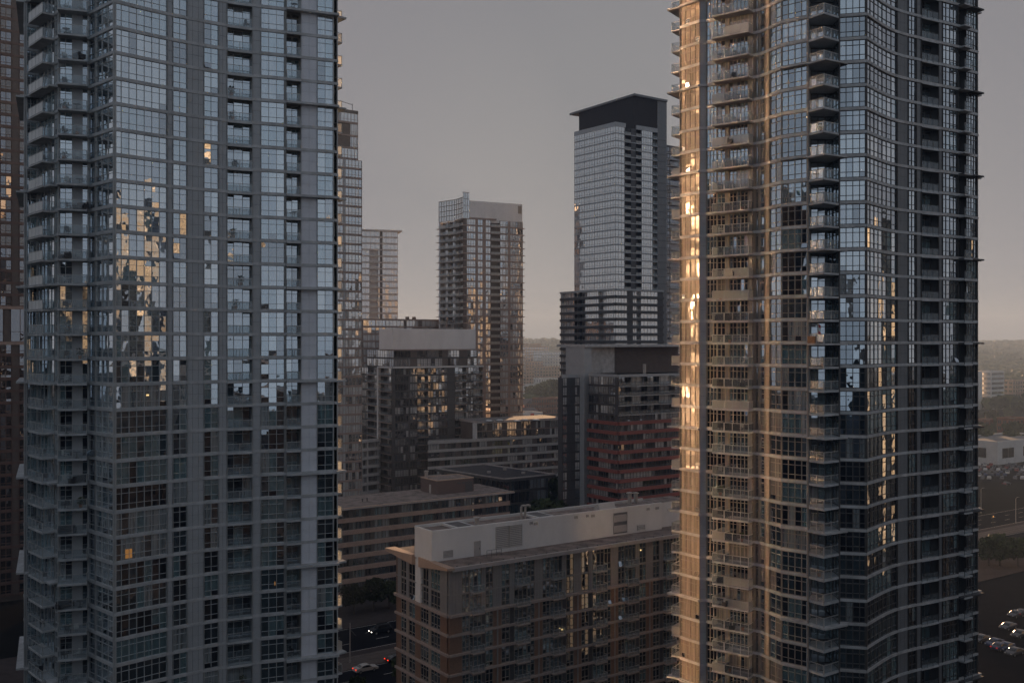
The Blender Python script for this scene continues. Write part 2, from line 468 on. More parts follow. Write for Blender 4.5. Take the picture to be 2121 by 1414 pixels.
# ================================================================ the tall tower on the left
NEAR = ['glass_mid', 'glass_teal', 'glass_sky', 'glass_teal', 'glass_blind', 'glass_dark', 'glass_mid', 'glass_teal']
def left_tower():
    B = Building('glass_tower', (-38, 125), 'tall blue-grey glass tower with white fronted balconies stacked at its outer corner', 'tower')
    zs = [71.12+2.8*(i-25) for i in range(45)]; fh = 2.8; top = zs[-1]+fh
    A1 = (-63.2, 129.8); A2 = (-57.35, 117.1); A3 = (-56.3, 118.0); A4 = (-51.2, 112.4); A5 = (-48.3, 113.4); A6 = (-43.6, 109.0)
    A7 = (-21.4, 122.5); A8 = (-38.4, 142.2)
    kw = dict(rib=1)
    C = dict(bm='mullion_grey', slab='slab_grey', bw=.052, rim=.09)
    # outer bay on the far left
    pa = Path([A1, A2]); facade(B, pa, zs, fh, scaled(pa, [(1, 'g', dict(n=3)), (1, 'p', dict(m='panel_grey', n=2)), (1, 'g', dict(n=3))]), NEAR, every=4, ledge=.9, **C)
    pa = Path([A2, A3]); facade(B, pa, zs, fh, scaled(pa, [(1, 'g', dict(n=2))]), NEAR, every=4, ledge=.7, **C)
    # left flank with the white fronted balconies
    pa = Path([A3, A4]); L = pa.L
    for lo, hi, solid in ((0, 23, None), (23, 45, 'panel_white')):
        facade(B, pa, zs[lo:hi], fh, [(0, 1.2, 'g', dict(n=1)), (1.2, L-1.3, 'j', dict(proj=1.35, n=4, solid=solid, rg='rail_glass', slab='slab_pale' if solid else 'slab_grey')), (L-1.3, L, 'g', dict(n=2))],
               NEAR, every=4, ledge=1.0, phase=(0 if lo == 0 else 1), **C)
    # corner balconies
    pa = Path([A4, A5]); L = pa.L
    for lo, hi, fl in ((0, 20, 'rail_glass'), (20, 45, 'panel_white')):
        facade(B, pa, zs[lo:hi], fh, [(0, L, 'j', dict(proj=1.45, n=2, split=.47, left=fl, rg='rail_glass'))], NEAR, every=4, ledge=1.6, **C)
    # return bay up to the sharp corner
    pa = Path([A5, A6]); L = pa.L
    facade(B, pa, zs, fh, [(0, 1.9, 'g', dict(n=1, pal=['glass_dark', 'glass_mid'])), (1.9, L, 'g', dict(n=3, pal=['glass_sky', 'glass_mid', 'glass_blind']))], NEAR, so=.06, **C)
    # concave main front
    pa = Path([A6, (-38.9, 113.6), (-33.3, 117.6), (-27.3, 120.1), A7], True)
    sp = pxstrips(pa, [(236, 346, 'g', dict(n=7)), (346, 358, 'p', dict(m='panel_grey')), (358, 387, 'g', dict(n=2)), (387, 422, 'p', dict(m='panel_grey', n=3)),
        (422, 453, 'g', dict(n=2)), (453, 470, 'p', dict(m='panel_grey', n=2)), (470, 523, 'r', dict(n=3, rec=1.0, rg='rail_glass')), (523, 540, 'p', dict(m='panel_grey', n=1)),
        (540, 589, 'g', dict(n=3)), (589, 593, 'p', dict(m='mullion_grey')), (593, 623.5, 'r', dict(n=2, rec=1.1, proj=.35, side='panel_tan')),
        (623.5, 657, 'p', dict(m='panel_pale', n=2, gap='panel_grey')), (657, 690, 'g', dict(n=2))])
    u0 = sp[-3][0]
    facade(B, pa, zs, fh, sp, NEAR, so=.05, jit=.0065, mixp=.33, **C)
    wl = B.mb('wall')
    for i, z in enumerate(zs):
        if i % 4 == 0: bar(wl, pa, u0, pa.L, z-.06, z+.2, 0, .75, 'slab_grey')
    # far right flank: faces the sun, seen only in reflection and at its edge
    pa = Path([A7, A8]); L = pa.L
    facade(B, pa, zs, fh, [(0, .9, 'g', dict(n=1, pal=['glass_side'])), (.9, 4.3, 'j', dict(proj=1.15, n=3, rg='rail_frost')), (4.3, 14.3, "g", dict(n=8, pal=["glass_side"])), (14.3, L, 'g', dict(n=6, pal=['glass_side']))],
           NEAR, every=4, ledge=1.2, jit=.022, rows=(0, .3, 1), bw=.06, ribs=False, sb=.2, bm='mullion_grey', slab='slab_grey')
    # core and roof
    core = [(-61.5, 129.6), (-56.4, 118.9), (-50.4, 113.2), (-47.6, 115.4), (-43.4, 111.2), (-38.0, 115.8), (-32.8, 119.6), (-27.1, 122.2), (-23.4, 123.6), (-38.6, 140.8)]
    wl.prism(core, 0, top-.5, 'gap_dark')
    wl.prism([A1, A2, A3, A4, A5, A6, (-38.9, 113.6), (-33.3, 117.6), (-27.3, 120.1), A7, A8], top-.3, top+1.2, 'slab_grey', 'roof_grey')
    wl.prism([A1, add(A1, (.5, .85), .4), add(A8, (.5, .85), .4), A8], 0, top, 'panel_grey')
    B.finish()
    return B

# ================================================================ the tall tower on the right
def right_tower():
    B = Building('glass_tower', (42, 135), 'tall glass tower with amber lit balconies and glaring sun in its edge windows', 'tower')
    zs = [2.89+2.8*i for i in range(44)]; fh = 2.8; top = zs[-1]+fh
    C = dict(bm='mullion_bronze', slab='slab_grey', slab2='slab_pale', every=4, phase=1)
    D = dict(bm='mullion_dark', slab='slab_grey', slab2='slab_pale', phase=1)
    V0 = (33, 148); V1 = (22.4, 132.8); V2 = (24.5, 130.0); V3 = (25.4, 130.1); V4 = (26.6, 129.2); V5 = (31.3, 125.6); V6 = (33.0, 121.9); V7 = (35.6, 119.7)
    V8 = (39.3, 119.5); V9 = (42.3, 118.8); V10 = (63.0, 134.6); V11 = (52.5, 150.5)
    pa = Path([V0, V1]); L = pa.L
    facade(B, pa, zs, fh, [(0, L-9, 'g', dict(n=7)), (L-9, L-5.6, 'g', dict(n=3)), (L-5.6, L-.5, 'j', dict(proj=1.5, n=4, rg='rail_frost')), (L-.5, L, 'p', dict(m='mullion_bronze'))], NEAR, ledge=1.9, **C)
    pa = Path([V1, V2]); facade(B, pa, zs, fh, scaled(pa, [(1, 'g', dict(n=4, pal=['glass_bay']))]), NEAR, ledge=.25, jit=.0025, **C)
    pa = Path([V2, V3]); facade(B, pa, zs, fh, scaled(pa, [(1, 'p', dict(m='panel_grey', n=1))]), NEAR, ledge=.25, **C)
    pa = Path([V3, V4]); facade(B, pa, zs, fh, scaled(pa, [(1, 'g', dict(n=3))]), NEAR, **C)
    pa = Path([V4, V5]); L = pa.L; ud = pa.u_px(1561)
    facade(B, pa, zs, fh, [(0, ud*.34, 'j', dict(proj=1.55, n=2, split=.7, pm='panel_mid', rg='rail_frost', slab='slab_pale', left='rail_frost')), (ud*.34, ud, 'j', dict(proj=1.55, n=5, split=.78, pm='panel_mid', rg='rail_frost', rail='rail_metal', slab='slab_pale')), (ud, ud+.25, 'p', dict(m='panel_tan')), (ud+.25, L-.25, 'g', dict(n=1, rows=(0, .86, 1), pal=['glass_dark'])), (L-.25, L, 'p', dict(m='panel_tan'))], ['glass_curtain', 'glass_dark', 'glass_mid', 'glass_dark', 'glass_teal'], **C)
    pa = Path([V5, V6])
    facade(B, pa, zs, fh, pxstrips(pa, [(1572, 1584, 'g', dict(n=1)), (1584, 1594, 'p', dict(m='panel_tan', n=1)), (1594, 1619, 'g', dict(n=2))]), ['glass_curtain', 'glass_mid', 'glass_teal', 'glass_sky', 'glass_dark'], **C)
    pa = Path([V6, V7]); facade(B, pa, zs, fh, scaled(pa, [(1, 'g', dict(n=4))]), ['glass_mid', 'glass_teal', 'glass_dark', 'glass_dark', 'glass_blind', 'glass_mid'], ledge=.5, **C)
    # prow balconies in the notch
    wl = B.mb('wall')
    W1 = (36.6, 122.0); W2 = (39.3, 122.0)
    back = Path([W1, W2]); sl_ = Path([V7, W1]); sr_ = Path([W2, V8]); tip = (36.9, 117.75)
    e1 = Path([V7, tip]); e2 = Path([tip, V8])
    for i, z in enumerate(zs):
        B.window(back, 0, back.L, z+.2, z+fh-.2, 3, (0, .8, 1), NEAR, 'mullion_dark', w=-.05, awn=0, sc=900)
        bar(wl, sl_, 0, sl_.L, z+.2, z+fh-.2, -.2, 0, 'panel_grey')
        B.window(sr_, 0, sr_.L, z+.25, z+fh-.2, 2, (0, .27, .74, 1), ['glass_sky', 'glass_mid', 'glass_teal'], 'mullion_dark', w=-.02, awn=0, sc=200)
        sl, rl = MB(), MB()
        sl.prism([V7, tip, V8, W2, W1], z-.15, z+.1, 'slab_grey')
        if (i-1) % 4 == 0: sl.prism([add(V7, (-.3, -.3), 1), add(tip, (0, -1), .5), add(V8, (.9, -.35), 1), V8, tip, V7], z-.12, z+.07, 'slab_pale')
        for e in (e1, e2):
            bar(rl, e, 0, e.L, z+1.12, z+1.2, -.12, -.04, 'rail_metal', back=True)
            for k in range(3): bar(rl, e, e.L*k/2*.97, e.L*k/2*.97+.07, z+.1, z+1.12, -.12, -.05, 'rail_metal', back=True)
            sheet(rl, e, 0, e.L, z+.2, z+1.1, -.08, 'rail_glass')
        B.bal.append((score(e1, 0, e1.L, z, z+1.2)+score(e2, 0, e2.L, z, z+1.2), sl, rl))
        for p in (V7, V8): wl.cyl(p[0], p[1], z, z+fh, .12, .12, 'mullion_bronze' if p is V7 else 'mullion_dark', 6)
    pa = Path([V8, V9]); facade(B, pa, zs, fh, scaled(pa, [(1, 'g', dict(n=4))]), ['glass_sky', 'glass_sky', 'glass_mid', 'glass_blind', 'glass_dark'], so=.04, **D)
    pa = Path([V9, (47.7, 124.9), (52.7, 128.3), (58.6, 131.7), V10], True)
    sp = pxstrips(pa, [(1795, 1858, 'g', dict(n=7)), (1858, 1881, 'p', dict(m='panel_mid', n=3)), (1881, 1898, 'g', dict(n=2)), (1898, 1908, 'p', dict(m='panel_mid')),
        (1908, 1944, 'r', dict(n=3, rec=1.2, rail='rail_dark', side='panel_dark')), (1944, 1952, 'p', dict(m='panel_mid')), (1952, 1984, 'g', dict(n=4)),
        (1984, 2001, 'r', dict(n=1, rec=.8, proj=1.0, rail='rail_dark', side='panel_dark')), (2001, 2024, 'g', dict(n=4))])
    facade(B, pa, zs, fh, sp, ['glass_mid', 'glass_dark', 'glass_sky', 'glass_teal', 'glass_dark', 'glass_mid'], so=.06, bw=.08, jit=.006, **D)
    for i, z in enumerate(zs):
        if (i-1) % 4 == 0: bar(wl, pa, pa.u_px(1984), pa.L, z-.05, z+.15, 0, .9, 'slab_dark')
    pa = Path([V10, V11]); L = pa.L
    facade(B, pa, zs, fh, [(0, .8, 'g', dict(n=1)), (.8, 4.2, 'j', dict(proj=1.0, n=2, rail='rail_dark')), (4.2, L, 'p', dict(m='panel_grey', n=3))], NEAR, ledge=.9, every=4, bm='mullion_dark', slab='slab_grey', phase=1)
    core = [(33.2, 146.5), (23.6, 132.4), (25.6, 130.9), (27.2, 130.4), (32.2, 127.2), (34.4, 123.4), (36.3, 122.6), (39.7, 122.8), (42.0, 120.8), (46.3, 126.4), (51.7, 130.4), (57.6, 133.5), (61.4, 135.2), (52.0, 149.2)]
    wl.prism(core, 0, top-.5, 'gap_dark')
    wl.prism([V0, V1, V2, V4, V5, V6, V7, V8, V9, (47.7, 124.9), (52.7, 128.3), (58.6, 131.7), V10, V11], top-.3, top+1.2, 'slab_grey', 'roof_grey')
    B.finish()
    return B

# ================================================================ mid-rise with the white rooftop storey
def midrise():
    A = (-9.2, 146.0)
    B = Building('midrise_block', A, 'brick and metal mid-rise with a long white windowless storey on its roof', 'apartment block')
    wl = B.mb('wall')
    LB = add(A, GL, 16.5); LR = 52.0
    right = Path([A, add(A, GR, LR)]); left = Path([LB, A])
    low = [21.5-2.9*k for k in range(8)][::-1]; fh = 2.9
    pal = ['glass_dark', 'glass_mid', 'glass_dark', 'glass_teal', 'glass_mid']
    rows = (0, .26, .72, 1)
    def strips(up):
        pm = 'metal_strip' if up else 'brick_tan'
        out = [(0, 2.2, 'p', dict(m=pm if up else 'brick_tan', n=4 if up else 1, gap='metal_strip' if up else 'brick_tan'))]
        u = 2.2
        for k in range(7):
            v = 8.5+7.75*k-.75
            if v > LR: v = LR
            w = v-u
            wide = [(1.5, 'g', dict(n=2)), (2.5, 'j', dict(proj=.95, n=3, rec=0.0, rail='rail_metal', rg='rail_glass')), (.8, 'p', dict(m='metal_strip' if up else 'panel_dark', n=2)), (1.6, 'g', dict(n=2))]
            if k % 2: wide = wide[::-1]
            t = sum(x[0] for x in wide); a = u
            for x, kd, o in wide:
                out.append((a, a+w*x/t, kd, o)); a += w*x/t
            if v >= LR: break
            e = min(v+1.5, LR)
            out.append((v, e, 'p', dict(m=pm, n=5 if up else 1, gap=pm)))
            u = e
        return out
    def lstrips(up):
        pm = 'metal_strip' if up else 'brick_tan'
        z6 = lambda x: x/5.3025+680
        return pxstrips(left, [(z6(745), z6(798), 'p', dict(m=pm, n=1, gap=pm)), (z6(798), z6(856), 'g', dict(n=2)), (z6(856), z6(884), 'p', dict(m='metal_strip' if up else 'panel_tan')), (z6(884), z6(952), 'g', dict(n=2)),
            (z6(952), z6(1012), 'p', dict(m='stucco_white' if up else 'brick_tan', n=1, gap=pm)), (z6(1012), z6(1100), 'g', dict(n=3)), (z6(1100), z6(1124), 'p', dict(m='metal_strip' if up else 'panel_tan')),
            (z6(1124), z6(1228), 'g', dict(n=3)), (z6(1228), z6(1302), 'p', dict(m=pm, n=2 if up else 1, gap=pm))])
    K = dict(bm='mullion_bronze', rows=rows, bw=.10, ribs=False, awn=.8)
    facade(B, right, low[:-1], fh, strips(False), pal, slab='stone_trim', so=.28, sb=.34, **K)
    facade(B, left, low[:-1], fh, lstrips(False), pal, slab='stone_trim', so=.28, sb=.34, **K)
    for pa, st in ((right, strips(True)), (left, lstrips(True))):
        facade(B, pa, [21.5], 3.15, st, pal, slab='stone_trim', so=.42, sb=.36, **K)
        facade(B, pa, [24.65], 3.75, st, pal, slab='metal_strip', so=.03, sb=.12, **K)
    # pale downpipes on the brick piers
    for k in range(6):
        u = 8.5+7.75*k
        d = MB()
        for z in low[:-1]: bar(d, right, u-.12, u+.12, z+.36, z+fh-.02, -.02, .1, 'metal_strip')
        d.build('downpipe', B.root, B.org)
    # core, roof slab and its wedge shaped eaves
    cA = add(add(A, GR, .6), GL, .6)
    wl.prism([cA, add(cA, GR, LR-.6), add(add(cA, GR, LR-.6), GL, 15.9), add(cA, GL, 15.9)], 0, 28.3, 'gap_dark')
    wl.prism([add(LB, GR, .02), add(add(LB, GR, LR), GL, 0), add(add(LB, GR, LR), GL, -.5), add(add(LB, GR, .02), GL, -.5)], 0, 28.3, 'brick_tan')
    rf = B.mb('roof')
    o = add(A, GL, -1.0)
    rf.prism([add(o, GR, .0), add(o, GR, LR), add(add(LB, GR, LR), GL, .6), add(add(LB, GR, 0), GL, .6)], 28.38, 28.78, 'roof_edge', 'roof_gravel')
    bar(rf, right, -0, LR, 28.79, 28.95, .6, 1.02, 'roof_edge', back=True)
    up_ = left.u_px(869)
    def wedge(u0, u1, w0, w1, t0, t1):
        rs = []
        for u, w, t in ((u0, w0, t0), (u1, w1, t1)):
            f = lambda uu, zz, ww: (LB[0]-GL[0]*uu-GR[0]*ww, LB[1]-GL[1]*uu-GR[1]*ww, zz)
            rs.append([f(u, 29.0, -.3), f(u, 29.0, w), f(u, 29.0-t, w), f(u, 29.0-t, -.3)])
        rf.rings(rs, 'soffit_tan')
    wedge(up_+.5, left.L+1.05, .5, .95, 1.55, .34)
    wedge(-.9, up_-1.4, 1.5, .55, .38, 1.5)
    bar(wl, left, up_-.75, up_+.5, 21.9, 33.0, -.2, .12, 'stucco_white')
    # white rooftop storey
    ph = B.mb('rooftop_storey')
    c = (-12.1, 149.7)
    PR = Path([c, add(c, GR, 47.0)]); PL = Path([add(c, GL, 5.2), c])
    zb, zt = 28.8, 33.5
    ph.prism([c, add(c, GR, 47), add(add(c, GR, 47), GL, 5.2), add(c, GL, 5.2)], zb, zt-.35, 'stucco_white', 'roof_gravel')
    for a, b in ((0, 1),):
        bar(ph, PR, 0, 47, zt-.37, zt, -.3, .03, 'stucco_white', back=True)
        bar(ph, PL, 0, 5.2, zt-.37, zt, -.3, .03, 'stucco_white', back=True)
    bk = Path([add(add(c, GR, 47), GL, 5.2), add(c, GL, 5.2)])
    bar(ph, bk, 0, 47, zt-.37, zt+.1, -.3, .03, 'render_white', back=True)
    c2 = add(add(c, GR, 47), GL, 1.2)
    ph.prism([c2, add(c2, GR, 8), add(add(c2, GR, 8), GL, 5), add(c2, GL, 5)], zb, zt-.3, 'stucco_white', 'roof_gravel')
    def louvre(px0, px1, py0, py1, n, nm='vent_grille'):
        u0, u1 = PR.u_px(px0), PR.u_px(px1); Y = PR.xy((u0+u1)/2)[1]
        z1, z0 = ZZ(py0, Y), ZZ(py1, Y); z0 = max(z0, zb+.15)
        g = MB()
        bar(g, PR, u0, u1, z0, z1, .0, .02, 'panel_mid')
        for k in range(n):
            za = z0+(z1-z0)*(k+.15)/n; zc = z0+(z1-z0)*(k+.8)/n
            i0 = [PR.pt(u0, za, .12), PR.pt(u1, za, .12), PR.pt(u1, zc, .03), PR.pt(u0, zc, .03)]
            g.face(i0, 'louvre')
        for a, b in ((u0-.06, u0), (u1, u1+.06)): bar(g, PR, a, b, z0, z1, 0, .14, 'louvre')
        bar(g, PR, u0-.06, u1+.06, z1, z1+.06, 0, .14, 'louvre')
        g.build(nm, B.root, B.org)
    louvre(1027, 1052, 1090, 1135, 12); louvre(1055.5, 1080, 1087, 1131, 12); louvre(919, 937, 1140, 1154, 5)
    louvre(1271, 1298, 1061, 1104, 2); louvre(1320, 1335, 1087, 1097, 3)
    for px, py in ((1100, 1083), (1193, 1071), (1216, 1068), (1342, 1054), (1361, 1052), (1110, 1084), (1228, 1068)): louvre(px-2.2, px+2.2, py-2.5, py+2.5, 2)
    u0, u1 = PR.u_px(983), PR.u_px(994)
    d = MB(); bar(d, PR, u0, u1, zb+.05, zb+2.25, 0, .06, 'louvre'); bar(d, PR, u0-.08, u0, zb, zb+2.3, 0, .1, 'roof_edge'); bar(d, PR, u1, u1+.08, zb, zb+2.3, 0, .1, 'roof_edge')
    bar(d, PR, u0, u1, zb+2.25, zb+2.33, 0, .1, 'roof_edge'); od = d.build('door', B.root, B.org)
    h = MB(); bar(h, PR, u1-.2, u1-.12, zb+1.0, zb+1.25, .06, .12, 'rail_dark'); h.build('handle', od, B.org)
    g = MB()
    for k in range(4):
        p = add(PR.xy(u1+.2+k*.9), GL, -1.6); g.cyl(p[0], p[1], zb, zb+1.0, .03, .03, 'rail_dark', 6)
    a, b = add(PR.xy(u1+.2), GL, -1.6), add(PR.xy(u1+2.9), GL, -1.6)
    for z in (zb+.5, zb+1.0): g.tube([(*a, z), (*b, z)], .03, 'rail_dark', 6)
    g.build('guard_rail', B.root, B.org)
    # chimneys and hatches of the rooftop storey
    def roofpt(t, q): return add(add(c, GR, t), GL, q)
    def flue(t, q, h, r, cap=True, nm='vent_pipe'):
        m = MB(); x, y = roofpt(t, q); z = zt-.36
        m.cyl(x, y, z, z+h, r, r, 'pipe_grey', 12)
        if cap:
            m.cyl(x, y, z+h, z+h+.1, r*1.7, r*1.7, 'pipe_grey', 12); m.cyl(x, y, z+h+.1, z+h+.22, r*1.7, r*.4, 'pipe_grey', 12)
        m.build(nm, B.root, B.org)
    flue(8.8, 1.1, 1.3, .36); flue(44.0, 3.5, 1.8, .36); flue(42.3, 3.2, 2.0, .36)
    for t in (18.2, 19.0):
        m = MB(); x, y = roofpt(t, 2.4); z = zt-.36
        e = add((x, y), GR, .9)
        m.tube([(x, y, z), (x, y, z+1.9), (x+GR[0]*.12, y+GR[1]*.12, z+2.1), (x+GR[0]*.5, y+GR[1]*.5, z+2.15), (e[0], e[1], z+2.05), (e[0], e[1], z+1.8)], .2, 'pipe_grey', 8)
        m.build('vent_pipe', B.root, B.org)
    m = MB(); q = roofpt(34.5, 1.6); z = zt-.36
    f = lambda t, qq, zz: (*roofpt(t, qq), zz)
    m.rings([[f(33.6, .8, z), f(33.6, 2.6, z), f(33.6, 2.6, z+.5), f(33.6, 1.6, z+1.1)], [f(37.2, .8, z), f(37.2, 2.6, z), f(37.2, 2.6, z+.5), f(37.2, 1.6, z+1.1)]], 'louvre'); m.build('roof_hatch', B.root, B.org)
    for t in (4.7, 20.2):
        m = MB(); m.prism([roofpt(t, .4), roofpt(t+3.2, .4), roofpt(t+3.2, 4.9), roofpt(t, 4.9)], zt-.34, zt-.02, 'render_white'); 
        m.prism([roofpt(t+.4, .7), roofpt(t+2.8, .7), roofpt(t+2.8, 4.6), roofpt(t+.4, 4.6)], zt-.02, zt+.01, 'panel_dark'); m.build('roof_skylight', B.root, B.org)
    m = MB()
    for k in range(24): x, y = add(right.xy(1+k*2.05), GL, -.55); m.cyl(x, y, 28.78, 29.12, .07, .07, 'rail_dark', 6)
    o_ = m.build('roof_anchor', B.root, B.org)
    for (t, q) in ((-4.6, 7.5), (-4.0, 8.8)):
        pass
    B.finish()
    return B
# ================================================================ the other blocks of the district
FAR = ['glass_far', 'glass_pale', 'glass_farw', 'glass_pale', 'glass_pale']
FARD = ['glass_fard', 'glass_fard', 'glass_far', 'glass_pale', 'glass_farw']
def rect(c, a, b):
    """front corner c, right face a long, left face b long -> left, right, hidden right, hidden back"""
    r = add(c, GR, a); l = add(c, GL, b); k = add(r, GL, b)
    return Path([l, c]), Path([c, r]), Path([r, k]), Path([k, l])
def core(B, c, a, b, z0, z1, m='gap_dark', top='roof_grey', i=.5):
    p = add(add(c, GR, i), GL, i)
    B.mb('wall').prism([p, add(p, GR, a-i), add(add(p, GR, a-i), GL, b-i), add(p, GL, b-i)], z0, z1, m, top)
def parapet(B, c, a, b, z, h, m, w=.05, part='roof'):
    for pa in rect(c, a, b): bar(B.mb(part), pa, 0, pa.L, z, z+h, -.35, w, m, back=True)
def floors(z1, fh, z0=0.3):
    n = int((z1-z0)/fh); return [z1-fh*(k+1) for k in range(n)][::-1]

def slim_tower():          # behind the right edge of the left tower
    c = (-56.0, 289.0)
    B = Building('slab_tower', c, 'narrow brown-lined glass tower with a dark square opening near its stepped top', 'tower')
    a, b = 16.0, 20.0
    le, ri, rb, bk = rect(c, a, b)
    end = ri.u_px(750); a = end; le, ri, rb, bk = rect(c, a, b)
    zt = 115.8
    zs = floors(zt, 2.8); K = dict(bm='mullion_brown', slab='slab_brown', sb=.45, rows=(0, .3, 1), bw=.11, ribs=False, jit=.006, awn=0)
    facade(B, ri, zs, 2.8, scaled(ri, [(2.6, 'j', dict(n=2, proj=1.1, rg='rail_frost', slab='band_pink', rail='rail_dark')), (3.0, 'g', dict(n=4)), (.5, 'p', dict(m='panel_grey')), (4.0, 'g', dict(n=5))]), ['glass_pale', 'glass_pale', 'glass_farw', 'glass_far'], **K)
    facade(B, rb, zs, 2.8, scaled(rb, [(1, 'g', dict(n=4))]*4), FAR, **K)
    core(B, c, a, b, 0, zt, 'panel_brown')
    # stepped top with the open plant room
    a2 = a-1.0; c2 = add(c, GL, .6)
    l2, r2, rb2, bk2 = rect(c2, a2, 17)
    z2 = 130.6; u1 = r2.u_px(725.5)
    zz = [zt+.1, zt+3.4, zt+7.0, zt+10.8]
    for i, z in enumerate(zz):
        f = (zz+[z2-.9])[i+1]-z
        if i in (0, 3): st = scaled(r2, [(.4, 'p', dict(m='panel_grey')), (3, 'g', dict(n=5)), (.4, 'p', dict(m='panel_grey')), (3, 'g', dict(n=5))])
        else: st = [(0, u1, 's', {}), (u1, a2, 'g', dict(n=5))]
        facade(B, r2, [z], f, st, FAR, **K)
        facade(B, rb2, [z], f, scaled(rb2, [(1, 'g', dict(n=5))]*2), FAR, **K)
    core(B, c2, a2, 17, zt, z2-.5, 'panel_brown')
    bar(B.mb('wall'), r2, 0, u1, zt+3.9, zt+10.4, -.35, -.2, 'panel_brown')
    parapet(B, c2, a2, 17, z2-.9, .9, 'mullion_dark')
    m = MB(); p = r2.xy(r2.u_px(739), -3)
    m.tube([(*p, z2), (*p, z2+2.7)], .09, 'rail_dark', 6)
    p2 = add(p, GR, -3.4); m.tube([(*p, z2+2.4), (*p2, z2+2.9)], .08, 'rail_dark', 6)
    m.build('roof_crane', B.root, B.org)
    B.finish(subs=False)

def pale_tower():
    Y = 446; c = P(748, Y)
    B = Building('slab_tower', c, 'pale hazy tower with a flat overhanging roof behind the narrow brown-lined tower', 'tower')
    E1 = (.955, .297); E2 = (-.297, .955)
    ri = Path([c, add(c, E1, 40)]); a = ri.u_px(824); ri = Path([c, add(c, E1, a)]); rb = Path([add(c, E1, a), add(add(c, E1, a), E2, 20)])
    zt = ZZ(480, Y+4); zs = floors(zt, 2.85, 20); u1 = ri.u_px(787); u2 = ri.u_px(792)
    K = dict(bm='mullion_grey', slab='slab_pale', sb=.5, rows=(0, 1), bw=.13, ribs=False, awn=0)
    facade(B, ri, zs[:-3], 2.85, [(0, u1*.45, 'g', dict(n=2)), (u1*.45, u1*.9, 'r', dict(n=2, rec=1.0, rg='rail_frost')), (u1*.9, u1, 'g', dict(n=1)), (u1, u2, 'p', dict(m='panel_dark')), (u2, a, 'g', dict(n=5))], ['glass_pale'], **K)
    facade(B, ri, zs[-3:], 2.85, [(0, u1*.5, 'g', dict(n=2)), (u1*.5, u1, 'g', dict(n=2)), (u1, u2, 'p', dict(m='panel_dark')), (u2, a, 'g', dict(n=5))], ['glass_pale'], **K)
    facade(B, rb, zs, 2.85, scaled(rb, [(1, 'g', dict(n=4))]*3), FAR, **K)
    p = add(add(c, E1, .5), E2, .5); B.mb('wall').prism([p, add(p, E1, a-.6), add(add(p, E1, a-.6), E2, 19), add(p, E2, 19)], 0, zt, 'panel_grey', 'roof_grey')
    cc = add(add(c, E1, -1.2), E2, -1.0); B.mb('roof').prism([cc, add(cc, E1, a+3), add(add(cc, E1, a+3), E2, 22), add(cc, E2, 22)], zt, zt+.7, 'slab_grey')
    B.finish(subs=False)

